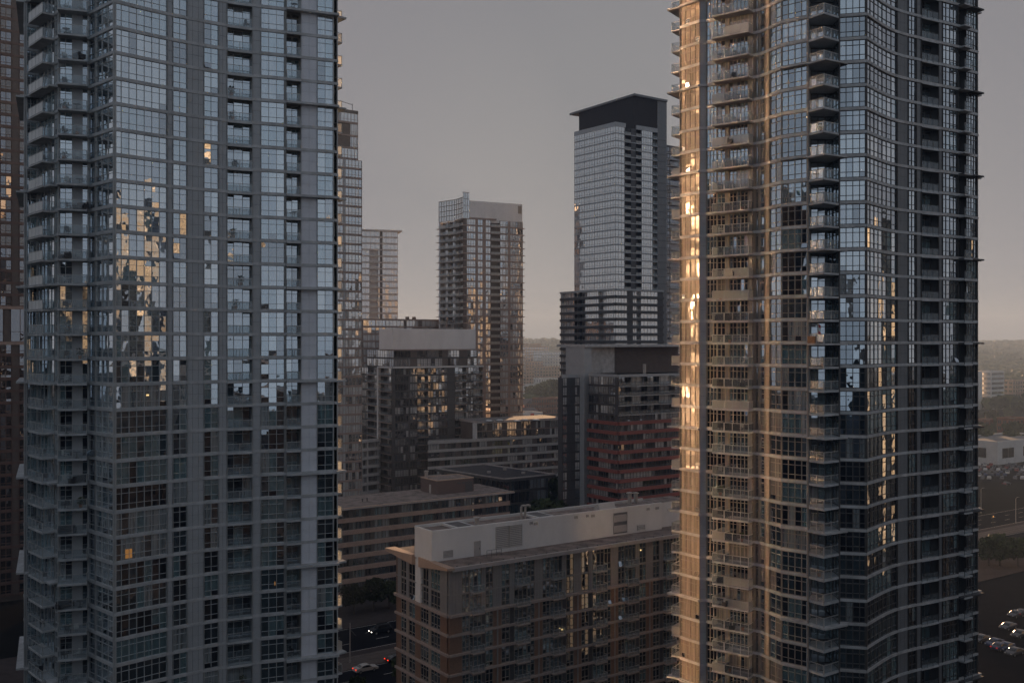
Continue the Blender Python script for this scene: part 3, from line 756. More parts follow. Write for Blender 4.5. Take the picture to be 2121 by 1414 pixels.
def crown_tower():         # centre tower with the raised glass crown
    c = (-19.6, 398.5)
    B = Building('crown_tower', c, 'glass tower in the middle gap with a grey box beside its raised glass crown', 'tower')
    Rp = (4.5, 410.5); ri = Path([c, Rp])
    le = Path([(-30.4, 413.0), (-26.6, 408.9), (-23.0, 405.0), c], True)
    kb = (-6.5, 431.0); rb = Path([Rp, kb])
    zt = 111.2; zs = floors(zt, 2.8, 6)
    K = dict(bm='mullion_brown', slab='slab_brown', sb=.42, rows=(0, .3, 1), bw=.12, ribs=False, jit=.006, awn=0)
    z = lambda x: x/3.928+680
    st = pxstrips(ri, [(960, z(1200), 'g', dict(n=5)), (z(1200), z(1216), 'p', dict(m='slab_brown')), (z(1216), z(1258), 'g', dict(n=2)), (z(1258), z(1280), 'p', dict(m='slab_brown')), (z(1280), z(1322), 'g', dict(n=2)),
        (z(1322), z(1398), 'r', dict(n=3, rec=1.2, proj=.2, rg='rail_frost', rail='rail_dark', side='panel_brown')), (z(1398), z(1465), 'g', dict(n=3)), (z(1465), z(1480), 'p', dict(m='slab_brown')), (z(1480), 1084, 'g', dict(n=5))])
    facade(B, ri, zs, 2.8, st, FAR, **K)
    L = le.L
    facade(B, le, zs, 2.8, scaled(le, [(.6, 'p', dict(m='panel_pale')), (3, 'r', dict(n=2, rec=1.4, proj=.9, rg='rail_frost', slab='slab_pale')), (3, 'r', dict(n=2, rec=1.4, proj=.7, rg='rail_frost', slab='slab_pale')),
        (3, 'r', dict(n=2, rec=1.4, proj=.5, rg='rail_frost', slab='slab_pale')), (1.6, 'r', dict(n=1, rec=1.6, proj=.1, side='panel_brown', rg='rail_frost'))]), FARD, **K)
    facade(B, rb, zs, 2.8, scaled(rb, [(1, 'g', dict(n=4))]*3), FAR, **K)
    wl = B.mb('wall')
    for q in zs: bar(wl, rb, 0, 3.5, q, q+.25, 0, 1.0, 'slab_brown', back=True); bar(wl, Path([(-30.4+3, 413+5), (-30.4, 413)]), 0, 5.8, q, q+.25, 0, 1.3, 'slab_brown', back=True)
    wl.prism([(-28.5, 414), (-25.0, 410.2), (-21.5, 406.6), (-19.2, 400.2), (3.6, 411.2), (-6.8, 430), (-24, 426)], 0, zt, 'panel_brown', 'roof_grey')
    # crown: glass screen over the curved side, one tall glass corner
    cr = B.mb('crown')
    zc = 121.6
    uC = ri.u_px(972)
    for pa, u0, u1, zz1, n in ((le, 0, L, 119.6, 11), (ri, 0, uC, zc, 3)):
        for r in range(4):
            za = zt+(zz1-zt)*r/4; zb = zt+(zz1-zt)*(r+1)/4
            for k in range(n):
                a = u0+(u1-u0)*k/n; b = u0+(u1-u0)*(k+1)/n; t = R.gauss(0, .01)
                cr.face([pa.pt(a, za, -.1-t), pa.pt(b, za, -.1+t), pa.pt(b, zb, -.1+t), pa.pt(a, zb, -.1-t)], 'glass_farw')
                bar(cr, pa, a, a+.12, za, zb, -.15, .03, 'mullion_grey')
            bar(cr, pa, u0, u1, za, za+.18, -.15, .04, 'mullion_brown')
        bar(cr, pa, u0, u1, zz1, zz1+.2, -.6, .06, 'mullion_brown', back=True)
    cr.prism([ri.xy(.6, -.5), ri.xy(uC-.1, -.5), ri.xy(uC-.1, -6), le.xy(le.L-5, -2.5), le.xy(le.L-.8, -.8)], zt, zc-.2, 'stucco_white')
    pb = B.mb('plant_room')
    p0 = ri.xy(uC, -.6); p1 = ri.xy(ri.L, -.6)
    pb.prism([p0, p1, add(p1, GL, 11), add(p0, GL, 11)], zt-1.0, 118.6, 'stucco_white', 'roof_grey')
    bar(pb, Path([p0, p1]), ri.L-uC-2.0, ri.L-uC-.3, 114.6, 117.8, 0, .05, 'panel_tan')
    bar(B.mb('roof'), ri, uC, uC+12, zt, zt+.6, -2, .2, 'slab_brown', back=True)
    B.finish(subs=False)

def black_top_tower():
    c = (39.0, 375.0)
    B = Building('slab_tower', c, 'tall grey glass tower with a black plant storey under a thin overhanging flat roof', 'tower')
    le = Path([(24.6, 393.4), c]); rp = (56.6, 387.2); ri = Path([c, rp])
    zt = 143.2; zs = floors(zt, 2.8, 79)
    K = dict(bm='mullion_grey', slab='panel_grey', sb=.3, rows=(0, .3, 1), bw=.12, ribs=False, jit=.004, mixp=.12, awn=0)
    pal = ['glass_pale', 'glass_farw', 'glass_farw']
    facade(B, le, zs, 2.8, scaled(le, [(1, 'g', dict(n=4))]*4), pal, **K)
    st = pxstrips(ri, [(1275, 1294, 'g', dict(n=3)), (1294, 1307, 'r', dict(n=2, rec=2.0, side='panel_dark', rg='rail_frost', rail='rail_dark')), (1307, 1317, 'p', dict(m='panel_dark')),
        (1317, 1329, 'r', dict(n=2, rec=2.0, side='panel_dark', rg='rail_frost', rail='rail_dark')), (1329, 1352, 'g', dict(n=5)), (1352, 1362.5, 'r', dict(n=1, rec=1.5, side='panel_dark', rail='rail_dark'))])
    facade(B, ri, zs, 2.8, st, pal, **K)
    wl = B.mb('wall')
    wl.prism([(26.2, 393.8), (38.9, 377.5), (55.5, 388.6), (41, 408), (28, 402)], 20, zt, 'panel_dark')
    for pa in (le, ri): bar(B.mb('roof' if pa is le else 'roof_edge'), pa, 0, pa.L if pa is le else ri.u_px(1296), zt-.1, zt+1.5, -.5, .08, 'panel_grey', back=True)
    bar(B.mb('parapet'), ri, ri.u_px(1318), ri.L, zt-.1, zt+1.5, -.5, .08, 'panel_grey', back=True)
    wl.prism([rp, (60.6, 389.9), (48, 408), (44, 405)], 0, 155.6, 'panel_mid')
    ew = Path([rp, (60.6, 389.9)])
    for q in zs: bar(wl, ew, .25, ew.L-.25, q, q+.14, 0, .06, 'panel_dark')
    ps = B.mb('plant_storey')
    ps.prism([(46.4, 380.6), (57.8, 388.4), (37.5, 419), (27.5, 408.5)], zt-.3, 155.6, 'cap_black')
    ps.prism([(46.6, 379.0), (60.9, 389.4), (38.5, 421.5), (23.8, 412.3)], 155.6, 156.4, 'panel_mid')
    # wider lower storeys with dark parapet bands
    c2 = (38.5, 370.0); l2 = Path([(19.4, 397.6), c2]); r2 = Path([c2, add(c2, GR, 24)])
    z2 = 81.0; zl = floors(z2, 2.8, 1)
    K2 = dict(bm='mullion_grey', slab='panel_dark', sb=.95, so=.5, rows=(0, 1), bw=.13, ribs=False, awn=0)
    facade(B, l2, zl, 2.8, scaled(l2, [(1.2, 'g', dict(n=3)), (2, 'g', dict(n=5)), (1.2, 'r', dict(n=2, rec=1.4, side='panel_dark')), (1.2, 'r', dict(n=2, rec=1.4, side='panel_dark')), (3, 'g', dict(n=6)), (1.6, 'r', dict(n=2, rec=1.2)), (2, 'g', dict(n=4))]), pal, **K2)
    facade(B, r2, zl, 2.8, scaled(r2, [(2, 'g', dict(n=4)), (1, 'p', dict(m='panel_dark')), (1.4, 'r', dict(n=2, rec=1.2)), (3, 'g', dict(n=5)), (1, 'p', dict(m='panel_dark'))]), pal, **K2)
    wl.prism([(21.0, 398), (38.7, 372.0), (57.5, 385.3), (50, 402), (28, 408)], 0, z2, 'panel_dark', 'roof_grey')
    for pa in (l2, r2): bar(B.mb('lower_roof' if pa is l2 else 'lower_parapet'), pa, 0, pa.L, z2, z2+.7, -.5, .5, 'panel_grey', back=True)
    B.finish(subs=False)

def red_band_block():
    c = (30.9, 290.0)
    B = Building('apartment_block', c, 'dark glass block with brick-red floor bands under a square grey roof frame', 'apartment block')
    le, ri, rb, bk = rect(c, 34, 13.5)
    zt = 52.2; zs = floors(zt-.6, 2.8, .5); n = len(zs)
    K = dict(bm='mullion_dark', rows=(0, .25, 1), bw=.11, ribs=False, awn=0)
    for pa, k in ((le, 3), (ri, 7)):
        sg = scaled(pa, [(1, 'g', dict(n=4))]*k)
        facade(B, pa, zs[:n-4], 2.8, sg, FARD, slab='band_red', sb=.95, so=.75, **K)
        facade(B, pa, zs[n-4:], 2.8, scaled(pa, [(1, 'g', dict(n=4))]*k) if pa is le else scaled(pa, [(1, 'r', dict(n=4, rec=1.2, proj=.5, slab='slab_pale', side='panel_dark', rail='rail_dark')), (1.3, 'r', dict(n=4, rec=1.2, proj=.5, slab='slab_pale', side='panel_dark', rail='rail_dark'))]*3), FARD, slab='slab_dark', sb=.4, so=.1, **K)
    core(B, c, 34, 13.5, 0, zt, 'panel_dark', i=1.7)
    for pa in (le, ri): bar(B.mb('roof'), pa, 0, pa.L, zt-.6, zt+.15, -.6, .12, 'panel_grey', back=True)
    B.mb('roof').prism([add(c, GR, .3), add(c, GR, 34), add(add(c, GR, 34), GL, 13), add(add(c, GR, .3), GL, 13)], zt-.4, zt, 'roof_grey')
    # roof frame: upright slab at the left, thin flat top, back wall
    fr = B.mb('roof_frame')
    f0 = (21.9, 302.6); f1 = add(f0, GR, 3.0)
    fr.prism([f0, f1, add(f1, GL, 9), add(f0, GL, 9)], 0, 60.3, 'panel_grey')
    t0 = add(add(f0, GR, -.2), GL, -.6); 
    fr.prism([t0, add(t0, GR, 46), add(add(t0, GR, 46), GL, 14), add(t0, GL, 14)], 60.3, 61.1, 'slab_grey')
    w0 = add(f1, GL, 2.2); w1 = add(w0, GR, 11)
    fr.prism([w0, w1, add(w1, GL, .6), add(w0, GL, .6)], zt, 60.3, 'slab_pale')
    x0 = add(w1, GL, 2.6)
    fr.prism([x0, add(x0, GR, 30), add(add(x0, GR, 30), GL, 6), add(x0, GL, 4)], zt-1, 60.3, 'panel_brown')
    m = MB(); x, y = ri.xy(13, -3); m.cyl(x, y, zt, zt+3.0, .5, .5, 'pipe_grey'); m.build('vent_pipe', B.root, B.org)
    # plain dark wing at the left
    g0 = (15.2, 300.5); g = Path([g0, add(g0, GR, 9.0)])
    zl = floors(51.0, 2.85, .5)
    facade(B, g, zl, 2.85, scaled(g, [(2, 'g', dict(n=2, pal=['glass_pale', 'glass_farw'])), (3.4, 'p', dict(m='panel_dark', n=2)), (2, 'g', dict(n=2, pal=['glass_pale', 'glass_farw', 'glass_fard'])), (2.6, 'p', dict(m='panel_dark', n=1))]), FARD, bm='mullion_dark', slab='slab_dark', sb=.4, rows=(0, .3, 1), bw=.12, ribs=False, awn=0)
    gl_ = Path([add(g0, GL, 2.2), g0]); bar(B.mb('wall'), gl_, 0, 2.2, 0, 51, -.3, 0, 'panel_dark')
    B.mb('wall').prism([add(add(g0, GR, .4), GL, .4), add(add(g0, GR, 8.9), GL, .4), add(add(g0, GR, 8.9), GL, 2.2), add(add(g0, GR, .4), GL, 2.2)], 0, 51, 'panel_dark', 'roof_grey')
    bar(B.mb('roof'), g, 0, 9, 51, 52, -.4, .05, 'panel_grey', back=True)
    B.finish(subs=False)

def gold_block():          # dark block with the white box roof
    c = (-42.8, 355.0)
    B = Building('apartment_block', c, 'dark glass block topped by a plain white box and a thin white roof line', 'apartment block')
    a, b = 38.5, 24.5
    le, ri, rb, bk = rect(c, a, b)
    zt = 52.4; zs = floors(zt, 2.8, .5)
    K = dict(bm='mullion_dark', slab='slab_dark', sb=.4, rows=(0, .28, 1), bw=.12, ribs=False, jit=.008, awn=0, mixp=.3)
    z = lambda x: x/3.928+680
    rr = dict(n=2, rec=1.2, proj=.7, side='panel_dark', rail='rail_dark', slab='slab_brown', rg='rail_glass')
    st = pxstrips(ri, [(z(520), z(655), 'g', dict(n=6)), (z(655), z(665), 'p', dict(m='panel_dark')), (z(665), z(725), 'g', dict(n=3)), (z(725), z(810), 'r', rr), (z(810), z(900), 'g', dict(n=4)), (z(900), z(970), 'g', dict(n=3)),
        (z(970), z(1030), 'p', dict(m='panel_dark', n=2)), (z(1030), z(1120), 'r', rr), (z(1120), z(1180), 'g', dict(n=3)), (z(1180), z(1260), 'r', rr)])
    facade(B, ri, zs, 2.8, st, FARD, **K)
    st = pxstrips(le, [(748, 762, 'g', dict(n=4)), (762, 786, 'r', dict(rr, n=3)), (786, 788.5, 'p', dict(m='render_white')), (788.5, 812, 'r', dict(rr, n=3, proj=.9))])
    facade(B, le, zs, 2.8, st, FARD, **K)
    core(B, c, a, b, 0, zt, 'panel_dark', i=1.6)
    for nm, pa, u0, u1 in (('roof', le, le.u_px(786), le.L), ('roof_edge', ri, 0, a)): bar(B.mb(nm), pa, u0, u1, zt, zt+.55, -1.2, .9, 'render_white', back=True)
    u = le.u_px(787); bar(B.mb('fin'), le, u-.5, u+.5, 0, zt+.5, 0, 1.0, 'render_white', back=True)
    c2 = add(add(c, GR, 1.5), GL, 1.5); z2 = zs[-1]+2.8
    l2, r2, _, _ = rect(c2, a-3.0, b-3)
    zz = [zt+.2, zt+3.4]
    facade(B, r2, zz, 3.2, scaled(r2, [(1.6, 'g', dict(n=5)), (.6, 'p', dict(m='panel_brown', n=2)), (1, 'g', dict(n=3)), (1.5, 'g', dict(n=4)), (.5, 'p', dict(m='panel_brown')), (1.2, 'g', dict(n=4)), (.8, 'p', dict(m='panel_brown')), (1, 'g', dict(n=3))]), FARD, **K)
    facade(B, l2, zz, 3.2, scaled(l2, [(1, 'g', dict(n=4))]*3), FARD, **K)
    core(B, c2, a-3, b-3, zt, zt+6.7, 'panel_dark')
    bx = B.mb('top_storey')
    c3 = add(add(c, GR, .8), GL, 1.0); zt3 = 66.6
    b3 = Path([add(c3, GL, 60), c3]); L3 = 60-b3.u_px(785.5)
    r3 = Path([c3, add(c3, GR, 60)]); R3 = r3.u_px(985)
    bx.prism([c3, add(c3, GR, R3), add(add(c3, GR, R3), GL, L3), add(c3, GL, L3)], zt+6.75, zt3, 'stucco_white', 'roof_grey')
    bx.prism([add(c3, GR, .5), add(c3, GR, R3+2), add(add(c3, GR, R3+2), GL, L3), add(add(c3, GR, .5), GL, L3)], zt+6.3, zt+6.72, 'slab_brown')
    # pale gridded wing at the foot
    cl = P(748, 352); cr = P(784.5, 352+6)
    g = Path([cl, cr]); zl = [26.2-3.05*(k+1) for k in range(8)][::-1]
    facade(B, g, zl, 3.05, scaled(g, [(.5, 'p', dict(m='band_white', gap='band_white')), (1.5, 'r', dict(n=1, rec=1.0, side='panel_grey')), (.5, 'p', dict(m='band_white', gap='band_white')), (3.6, 'r', dict(n=3, rec=1.0, side='panel_grey'))]), FARD, bm='mullion_dark', slab='band_white', sb=.95, so=.2, rows=(0, 1), bw=.12, ribs=False, awn=0)
    B.mb('wall').prism([add(cl, GL, 1.6), add(cr, GL, 1.6), add(cr, GL, 8), add(cl, GL, 8)], 0, 26.2, 'panel_dark', 'roof_grey')
    bar(B.mb('wing_roof'), g, 0, g.L, 26.1, 27.1, -1, .2, 'band_white', back=True)
    B.finish(subs=False)

def back_block():          # taller gold-lit block behind it
    c = P(752, 396)
    B = Building('apartment_block', c, 'flat-roofed glass block whose top floors show behind the white box roof', 'apartment block')
    le, ri, rb, bk = rect(c, 70, 14); a = ri.u_px(940); le, ri, rb, bk = rect(c, a, 14)
    zt = 70.6; zs = floors(zt, 2.9, 20)
    facade(B, ri, zs, 2.9, scaled(ri, [(2, 'g', dict(n=3)), (1.6, 'g', dict(n=3)), (3, 'g', dict(n=5)), (.4, 'p', dict(m='panel_brown')), (2, 'g', dict(n=4)), (.6, 'p', dict(m='panel_brown')), (3, 'g', dict(n=5)), (.5, 'p', dict(m='panel_brown')), (2, 'g', dict(n=4))]),
           FAR, bm='mullion_brown', slab='slab_brown', sb=.45, rows=(0, 1), bw=.13, ribs=False, jit=.008, awn=0)
    core(B, c, a, 14, 0, zt, 'panel_brown'); parapet(B, c, a, 14, zt-.05, .6, 'slab_brown')
    m = MB()
    for px in (851, 865): 
        x, y = ri.xy(ri.u_px(px), -3); m.cyl(x, y, zt, zt+1.6, .8, .8, 'panel_brown'); m.build('vent_pipe', B.root, B.org); m = MB()
    B.finish(subs=False)

def banded_podium():
    c = P(887, 346)
    B = Building('apartment_block', c, 'long low block with white floor bands and glass domes on its roof', 'apartment block')
    a, b = 57.0, 16.0
    r = (c[0]+.866*a, c[1]+.5*a); ri = Path([c, r])
    zt = 26.3; zs = floors(zt, 2.9, .5)
    K = dict(bm='mullion_dark', rows=(0, 1), bw=.12, ribs=False, awn=0)
    st = scaled(ri, [(1.6, 'g', dict(n=4)), (.7, 'p', dict(m='panel_brown'))]*9)
    facade(B, ri, zs, 2.9, st, FARD, slab='band_white', sb=.9, so=.35, **K)
    n = (-.5, .866)
    wl = B.mb('wall'); o = add(c, n, .6); q = add(r, n, .6)
    wl.prism([add(o, (1, 0), .6), q, add(q, n, b), add(o, (-.06, .998), b)], 0, zt, 'panel_dark', 'roof_grey')
    bar(B.mb('roof'), ri, 0, ri.L, zt, zt+1.0, -.5, .36, 'band_white', back=True)
    u1 = ri.u_px(993); s0 = ri.xy(u1, -1.6); s1 = ri.xy(a, -1.6); p2 = Path([s0, s1]); z2 = 32.6
    facade(B, p2, [zt+.3, zt+3.3], 3.0, scaled(p2, [(1.5, 'g', dict(n=4)), (.7, 'p', dict(m='panel_brown'))]*6), FARD, slab='slab_brown', sb=.25, **K)
    wl.prism([add(s0, n, .5), add(s1, n, .5), add(s1, n, 13), add(s0, n, 13)], zt, z2, 'panel_brown', 'roof_grey')
    B.mb('roof').prism([add(s0, n, -.8), add(s1, n, -.8), add(s1, n, 14), add(s0, n, 14)], z2, z2+.8, 'roof_edge', 'roof_grey')
    bar(B.mb('roof'), Path([add(s0, n, 2), s0]), 0, 2, zt, z2, 0, .8, 'render_white', back=True)
    for px, py in ((1013, 873), (1035, 872), (1071, 873), (1087, 871), (1110, 871)):
        Y = (H-z2-.8)*FX/(py-CY); x, y = P(px, Y)
        m = MB(); m.cyl(x, y, z2+.8, z2+1.1, 1.6, 1.6, 'rail_dark', 14); m.cyl(x, y, z2+1.1, z2+1.5, 1.4, .8, 'render_white', 14); m.build('roof_skylight', B.root, B.org)
    B.finish(subs=False)

def pavilion():
    B = Building('pavilion', (-2.3, 303), 'low dark pavilion with a wide flat overhanging roof among the apartment blocks', 'pavilion')
    f = (-2.3, 303.0); l = (-25.6, 329.0); r = (13.8, 314.2); k = (f[0]*0+l[0]+r[0]-f[0], l[1]+r[1]-f[1])
    rf = B.mb('roof')
    rf.prism([f, r, k, l], 19.2, 20.0, 'slab_dark', 'roof_dark')
    cx, cy = (f[0]+k[0])/2, (f[1]+k[1])/2
    sh = lambda p, t: (p[0]+(cx-p[0])*t, p[1]+(cy-p[1])*t)
    q = [f, r, k, l]
    for i in range(4):
        a, b = q[i], q[(i+1) % 4]; rf.prism([a, b, sh(b, .025), sh(a, .025)], 20.0, 20.35, 'roof_edge')
    i_ = [sh(p, .12) for p in q]
    le = Path([i_[3], i_[0]]); ri = Path([i_[0], i_[1]])
    zs = [.3+3.8*k_ for k_ in range(5)]
    for pa, nn in ((le, 6), (ri, 4)):
        facade(B, pa, zs, 3.75, scaled(pa, [(1, 'g', dict(n=3))]*nn), ['glass_fard', 'glass_dark', 'glass_mid'], bm='mullion_dark', slab='slab_dark', sb=.5, rows=(0, 1), bw=.12, ribs=True, awn=0)
    B.mb('wall').prism([sh(p, .15) for p in q], 0, 19.2, 'panel_dark')
    for x, y in ((-8, 318), (-3, 325), (3, 316)):
        m = MB(); m.box(x, x+1.2, y, y+1.0, 20.0, 20.6, 'pipe_grey'); m.build('roof_vent', B.root, B.org)
    B.finish(subs=False)

def pink_band_block():
    a0 = at(52, 218.6); a1 = at(149.2, 217.0)
    B = Building('midrise_block', a0, 'long mid-rise with pinkish concrete floor bands and a brown hut on its gravel roof', 'apartment block')
    ri = Path([a0, a1]); L = ri.L
    zt = 22.0; fh = 2.9; zs = floors(zt-.2, fh, 1.0)
    K = dict(bm='mullion_dark', rows=(0, 1), bw=.11, ribs=False, awn=0, mixp=.2, jit=.005)
    pat = []
    for k in range(15):
        pat += [(R.choice((2.4, 3.2, 4.0)), 'g', dict(n=4, pal=['glass_teal', 'glass_blind', 'glass_mid'])), (R.choice((1.6, 2.4)), 'g', dict(n=2, pal=['glass_dark'])), (.8, 'p', dict(m='panel_dark'))]
    st = scaled(ri, pat)
    facade(B, ri, zs[:-1], fh, st, FARD, slab='band_pink', sb=1.0, so=.5, **K)
    facade(B, ri, zs[-1:], fh, st, FARD, slab='band_pink', sb=.95, so=.5, **K)
    e = add(a1, GL, 16.0); rb = Path([a1, e])
    facade(B, rb, zs, fh, scaled(rb, [(1, 'g', dict(n=4))]*3), FARD, slab='band_pink', sb=1.0, so=.3, **K)
    s0 = add(a0, GL, .6); wl = B.mb('wall')
    wl.prism([s0, add(a1, GL, .6), e, add(a0, GL, 16)], 0, zt, 'panel_dark')
    rf = B.mb('roof')
    o = add(a0, GL, -1.0); p = add(add(a1, GL, -1.0), GR, 1.2)
    rf.prism([o, p, add(p, GL, 18), add(o, GL, 18)], zt, zt+.35, 'roof_edge', 'roof_gravel')
    bar(rf, Path([o, p]), 0, L+1, zt+.352, zt+.46, -.5, .02, 'soffit_tan', back=True)
    hb = B.mb('roof_hut'); c = (-19.4, 257.7)
    hb.prism([c, add(c, GR, 11.2), add(add(c, GR, 11.2), GL, 8.6), add(c, GL, 8.6)], zt+.3, 25.9, 'brown_clad', 'roof_gravel')
    for pa in rect(c, 11.2, 8.6): bar(hb, pa, 0, pa.L, 25.85, 26.05, -.25, .12, 'soffit_tan', back=True)
    hr = Path([c, add(c, GR, 11.2)]); hl = Path([add(c, GL, 8.6), c])
    m = MB(); bar(m, hr, 8.6, 10.8, zt+.35, zt+3.1, 0, .05, 'panel_dark'); m.build('door', B.root, B.org)
    m = MB(); bar(m, hl, 4.6, 5.5, zt+.35, zt+2.6, 0, .05, 'louvre'); m.build('door', B.root, B.org)
    for a, z in ((6.2, 24.6), (7.6, 24.6)): m = MB(); bar(m, hr, a, a+.9, z, z+.5, 0, .06, 'panel_dark'); m.build('vent_grille', B.root, B.org)
    m = MB(); x, y = add(add(c, GR, .8), GL, 7.0); m.cyl(x, y, 25.9, 27.6, .45, .45, 'pipe_grey'); m.cyl(x, y, 27.6, 27.8, .7, .6, 'pipe_grey'); m.build('vent_pipe', B.root, B.org)
    for t, q in ((58, 8), (62, 10), (72, 5), (75, 6), (88, 5.5), (89.3, 5.5), (79, 11)):
        m = MB(); x, y = add(add(a0, GR, t-30), GL, q); m.cyl(x, y, zt+.3, zt+1.0, .12, .12, 'rail_dark', 6); m.cyl(x, y, zt+1.0, zt+1.12, .24, .24, 'rail_dark', 8); m.build('roof_vent', B.root, B.org)
    B.finish(subs=False)

def brown_tower():         # dark red tower at the left edge
    e = P(62, 240); c = add(e, GR, -40)
    B = Building('slab_tower', c, 'dark red-brown gridded tower cut off by the left edge of the view', 'tower')
    ri = Path([c, e]); zs = [70.0+2.86*k for k in range(-24, 33)]; fh = 2.86
    K = dict(bm='mullion_rust', slab='mullion_rust', sb=.5, so=.1, rows=(0, .3, 1), bw=.14, ribs=True, rim=.2, jit=.01, awn=0)
    sp = [(2.3, 'g', dict(n=2)), (1.5, 'p', dict(m='panel_brown')), (2.3, 'g', dict(n=2)), (2.3, 'g', dict(n=2))]
    st = scaled(ri, sp*4+[(1.5, 'p', dict(m='panel_brown')), (2.2, 'g', dict(n=2))])
    facade(B, ri, zs[:21], fh, st, ['glass_brown', 'glass_fard'], **K)
    facade(B, ri, zs[24:], fh, st, ['glass_brown', 'glass_fard'], **K)
    facade(B, ri, zs[21:22], fh*3, scaled(ri, [(1.4, 'p', dict(m='panel_brown')), (4, 'g', dict(n=2, pal=['glass_fard']))]*7), FARD, **K)
    for z in (zs[21]-.2, zs[24]-.3): bar(B.mb('wall'), ri, 0, ri.L, z, z+.7, -.2, .6, 'band_pink', back=True)
    B.mb('wall').prism([add(c, GL, .6), add(e, GL, .6), add(e, GL, 24), add(c, GL, 24)], 0, zs[-1]+fh, 'panel_brown')
    B.finish(subs=False)

def balcony_tower():       # sliver behind the right tower
    c = P(1378, 432)
    B = Building('slab_tower', c, 'sliver of a grey tower with stacked balconies beside the black-topped tower', 'tower')
    ri = Path([c, add(c, GR, 24)]); zt = ZZ(307, 436); zs = floors(zt, 2.8, 20)
    facade(B, ri, zs, 2.8, scaled(ri, [(1.2, 'g', dict(n=2)), (2.4, 'j', dict(n=2, proj=1.3, rg='rail_frost', slab='slab_pale')), (2.4, 'g', dict(n=4)), (2, 'j', dict(n=2, proj=1.2)), (3, 'g', dict(n=4))]), ['glass_brown', 'glass_fard'], bm='mullion_dark', slab='slab_grey', sb=.4, rows=(0, 1), bw=.12, ribs=False, awn=0)
    core(B, c, 24, 18, 0, zt, 'panel_dark'); parapet(B, c, 24, 18, zt-.1, .8, 'panel_dark')
    B.finish(subs=False)
# ================================================================ ground, streets, hills
def stri(s0, s1, q0, q1): return [at(s0, q0), at(s1, q0), at(s1, q1), at(s0, q1)]
def flat(name, pts, z, m, mk='structure'):
    b = MB(); b.face([(x, y, z) for x, y in pts], m)
    o = b.build(name); o['kind'] = mk; return o
def setting():
    g = MB()
    n = 40; xs = [-1500+k*(4200/n) for k in range(n+1)]; ys = [-800+k*(4700/n) for k in range(n+1)]
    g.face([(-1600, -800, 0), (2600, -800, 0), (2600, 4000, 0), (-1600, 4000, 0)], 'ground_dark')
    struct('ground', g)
    def strip(name, s0, s1, q0, q1, z0, z1, m):
        b = MB(); b.prism(stri(s0, s1, q0, q1), z0, z1, m); o = b.build(name); o['kind'] = 'structure'; return o
    S0, S1 = -40, 620
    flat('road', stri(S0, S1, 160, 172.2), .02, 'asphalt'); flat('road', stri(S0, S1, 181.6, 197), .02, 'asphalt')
    strip('pavement', S0, 330, 142.5, 160, -.2, .14, 'paving'); strip('pavement', S0, 330, 197, 216.4, -.2, .14, 'paving')
    strip('tram_reservation', S0, S1, 172.2, 179.2, -.2, .12, 'concrete'); strip('median', S0, S1, 179.2, 181.6, -.2, .16, 'paving')
    r = MB()
    for q in (173.2, 174.7, 176.6, 178.1): r.prism(stri(S0, S1, q, q+.12), .118, .15, 'rail_steel')
    struct('tram_rails', r)
    m = MB()
    for q in (160.4, 171.8, 182.0, 196.6): m.face([(x, y, .026) for x, y in stri(S0, S1, q, q+.14)], 'paint_white')
    for q in (166.2, 187.0, 192.0):
        for s in range(S0, S1, 9): m.face([(x, y, .026) for x, y in stri(s, s+3, q, q+.14)], 'paint_white')
    struct('lane_markings', m)
    # cross street, car park and yard on the right
    flat('road', stri(236, 252, -60, 160), .016, 'asphalt')
    z = MB()
    for k in range(7): z.face([(x, y, .03) for x, y in stri(183+k*1.3, 183.75+k*1.3, 139.5, 146.5)], 'paint_white')
    struct('crosswalk', z)
    flat('car_park', [(150, 440), (330, 440), (340, 512), (170, 512)], .012, 'asphalt')
    flat('yard', [(60, 170), (190, 170), (230, 300), (100, 300)], .008, 'asphalt')
    # wooded hills at the horizon
    h = MB(); nx, ny = 70, 14
    rn = random.Random(3)
    def hz(x, y):
        t = max(0, min(1, (y-1500)/1700)); t = t*t*(3-2*t)
        return -2+t*(50+7*math.sin(x/310+.6)+5*math.sin(x/127+y/400))
    vs = [[(-1500+4000*i/nx, 1400+2500*j/ny) for i in range(nx+1)] for j in range(ny+1)]
    for j in range(ny):
        for i in range(nx):
            q = [vs[j][i], vs[j][i+1], vs[j+1][i+1], vs[j+1][i]]
            h.face([(x, y, hz(x, y)) for x, y in q], 'grass_dark')
    struct('hills', h)
    # the far wood that covers them, one mass
    w = MB()
    for k in range(5200):
        y = 900+2700*rn.random()**1.1; x = -.12*y+(0.72*y)*rn.random() if rn.random() < .35 else (.30+.27*rn.random())*y
        r_ = 4+5*rn.random()+y/900; zc = max(0, hz(x, y))+r_*.75
        m_ = rn.choice(('leaf_dark', 'leaf_mid', 'leaf_mid', 'leaf_olive'))
        pts = []
        n1 = 6
        for zz, rr in ((-.7, .55), (.1, 1.0), (.7, .65)):
            pts.append([(x+r_*rr*rn.uniform(.7, 1.2)*math.cos(a*2*math.pi/n1+k), y+r_*rr*rn.uniform(.7, 1.2)*math.sin(a*2*math.pi/n1+k), zc+r_*zz*rn.uniform(.8, 1.1)) for a in range(n1)])
        w.rings(pts, m_)
    o = w.build('far_wood'); tag(o, 'hazy green mass of distant trees along the horizon', 'woodland', kind='stuff')

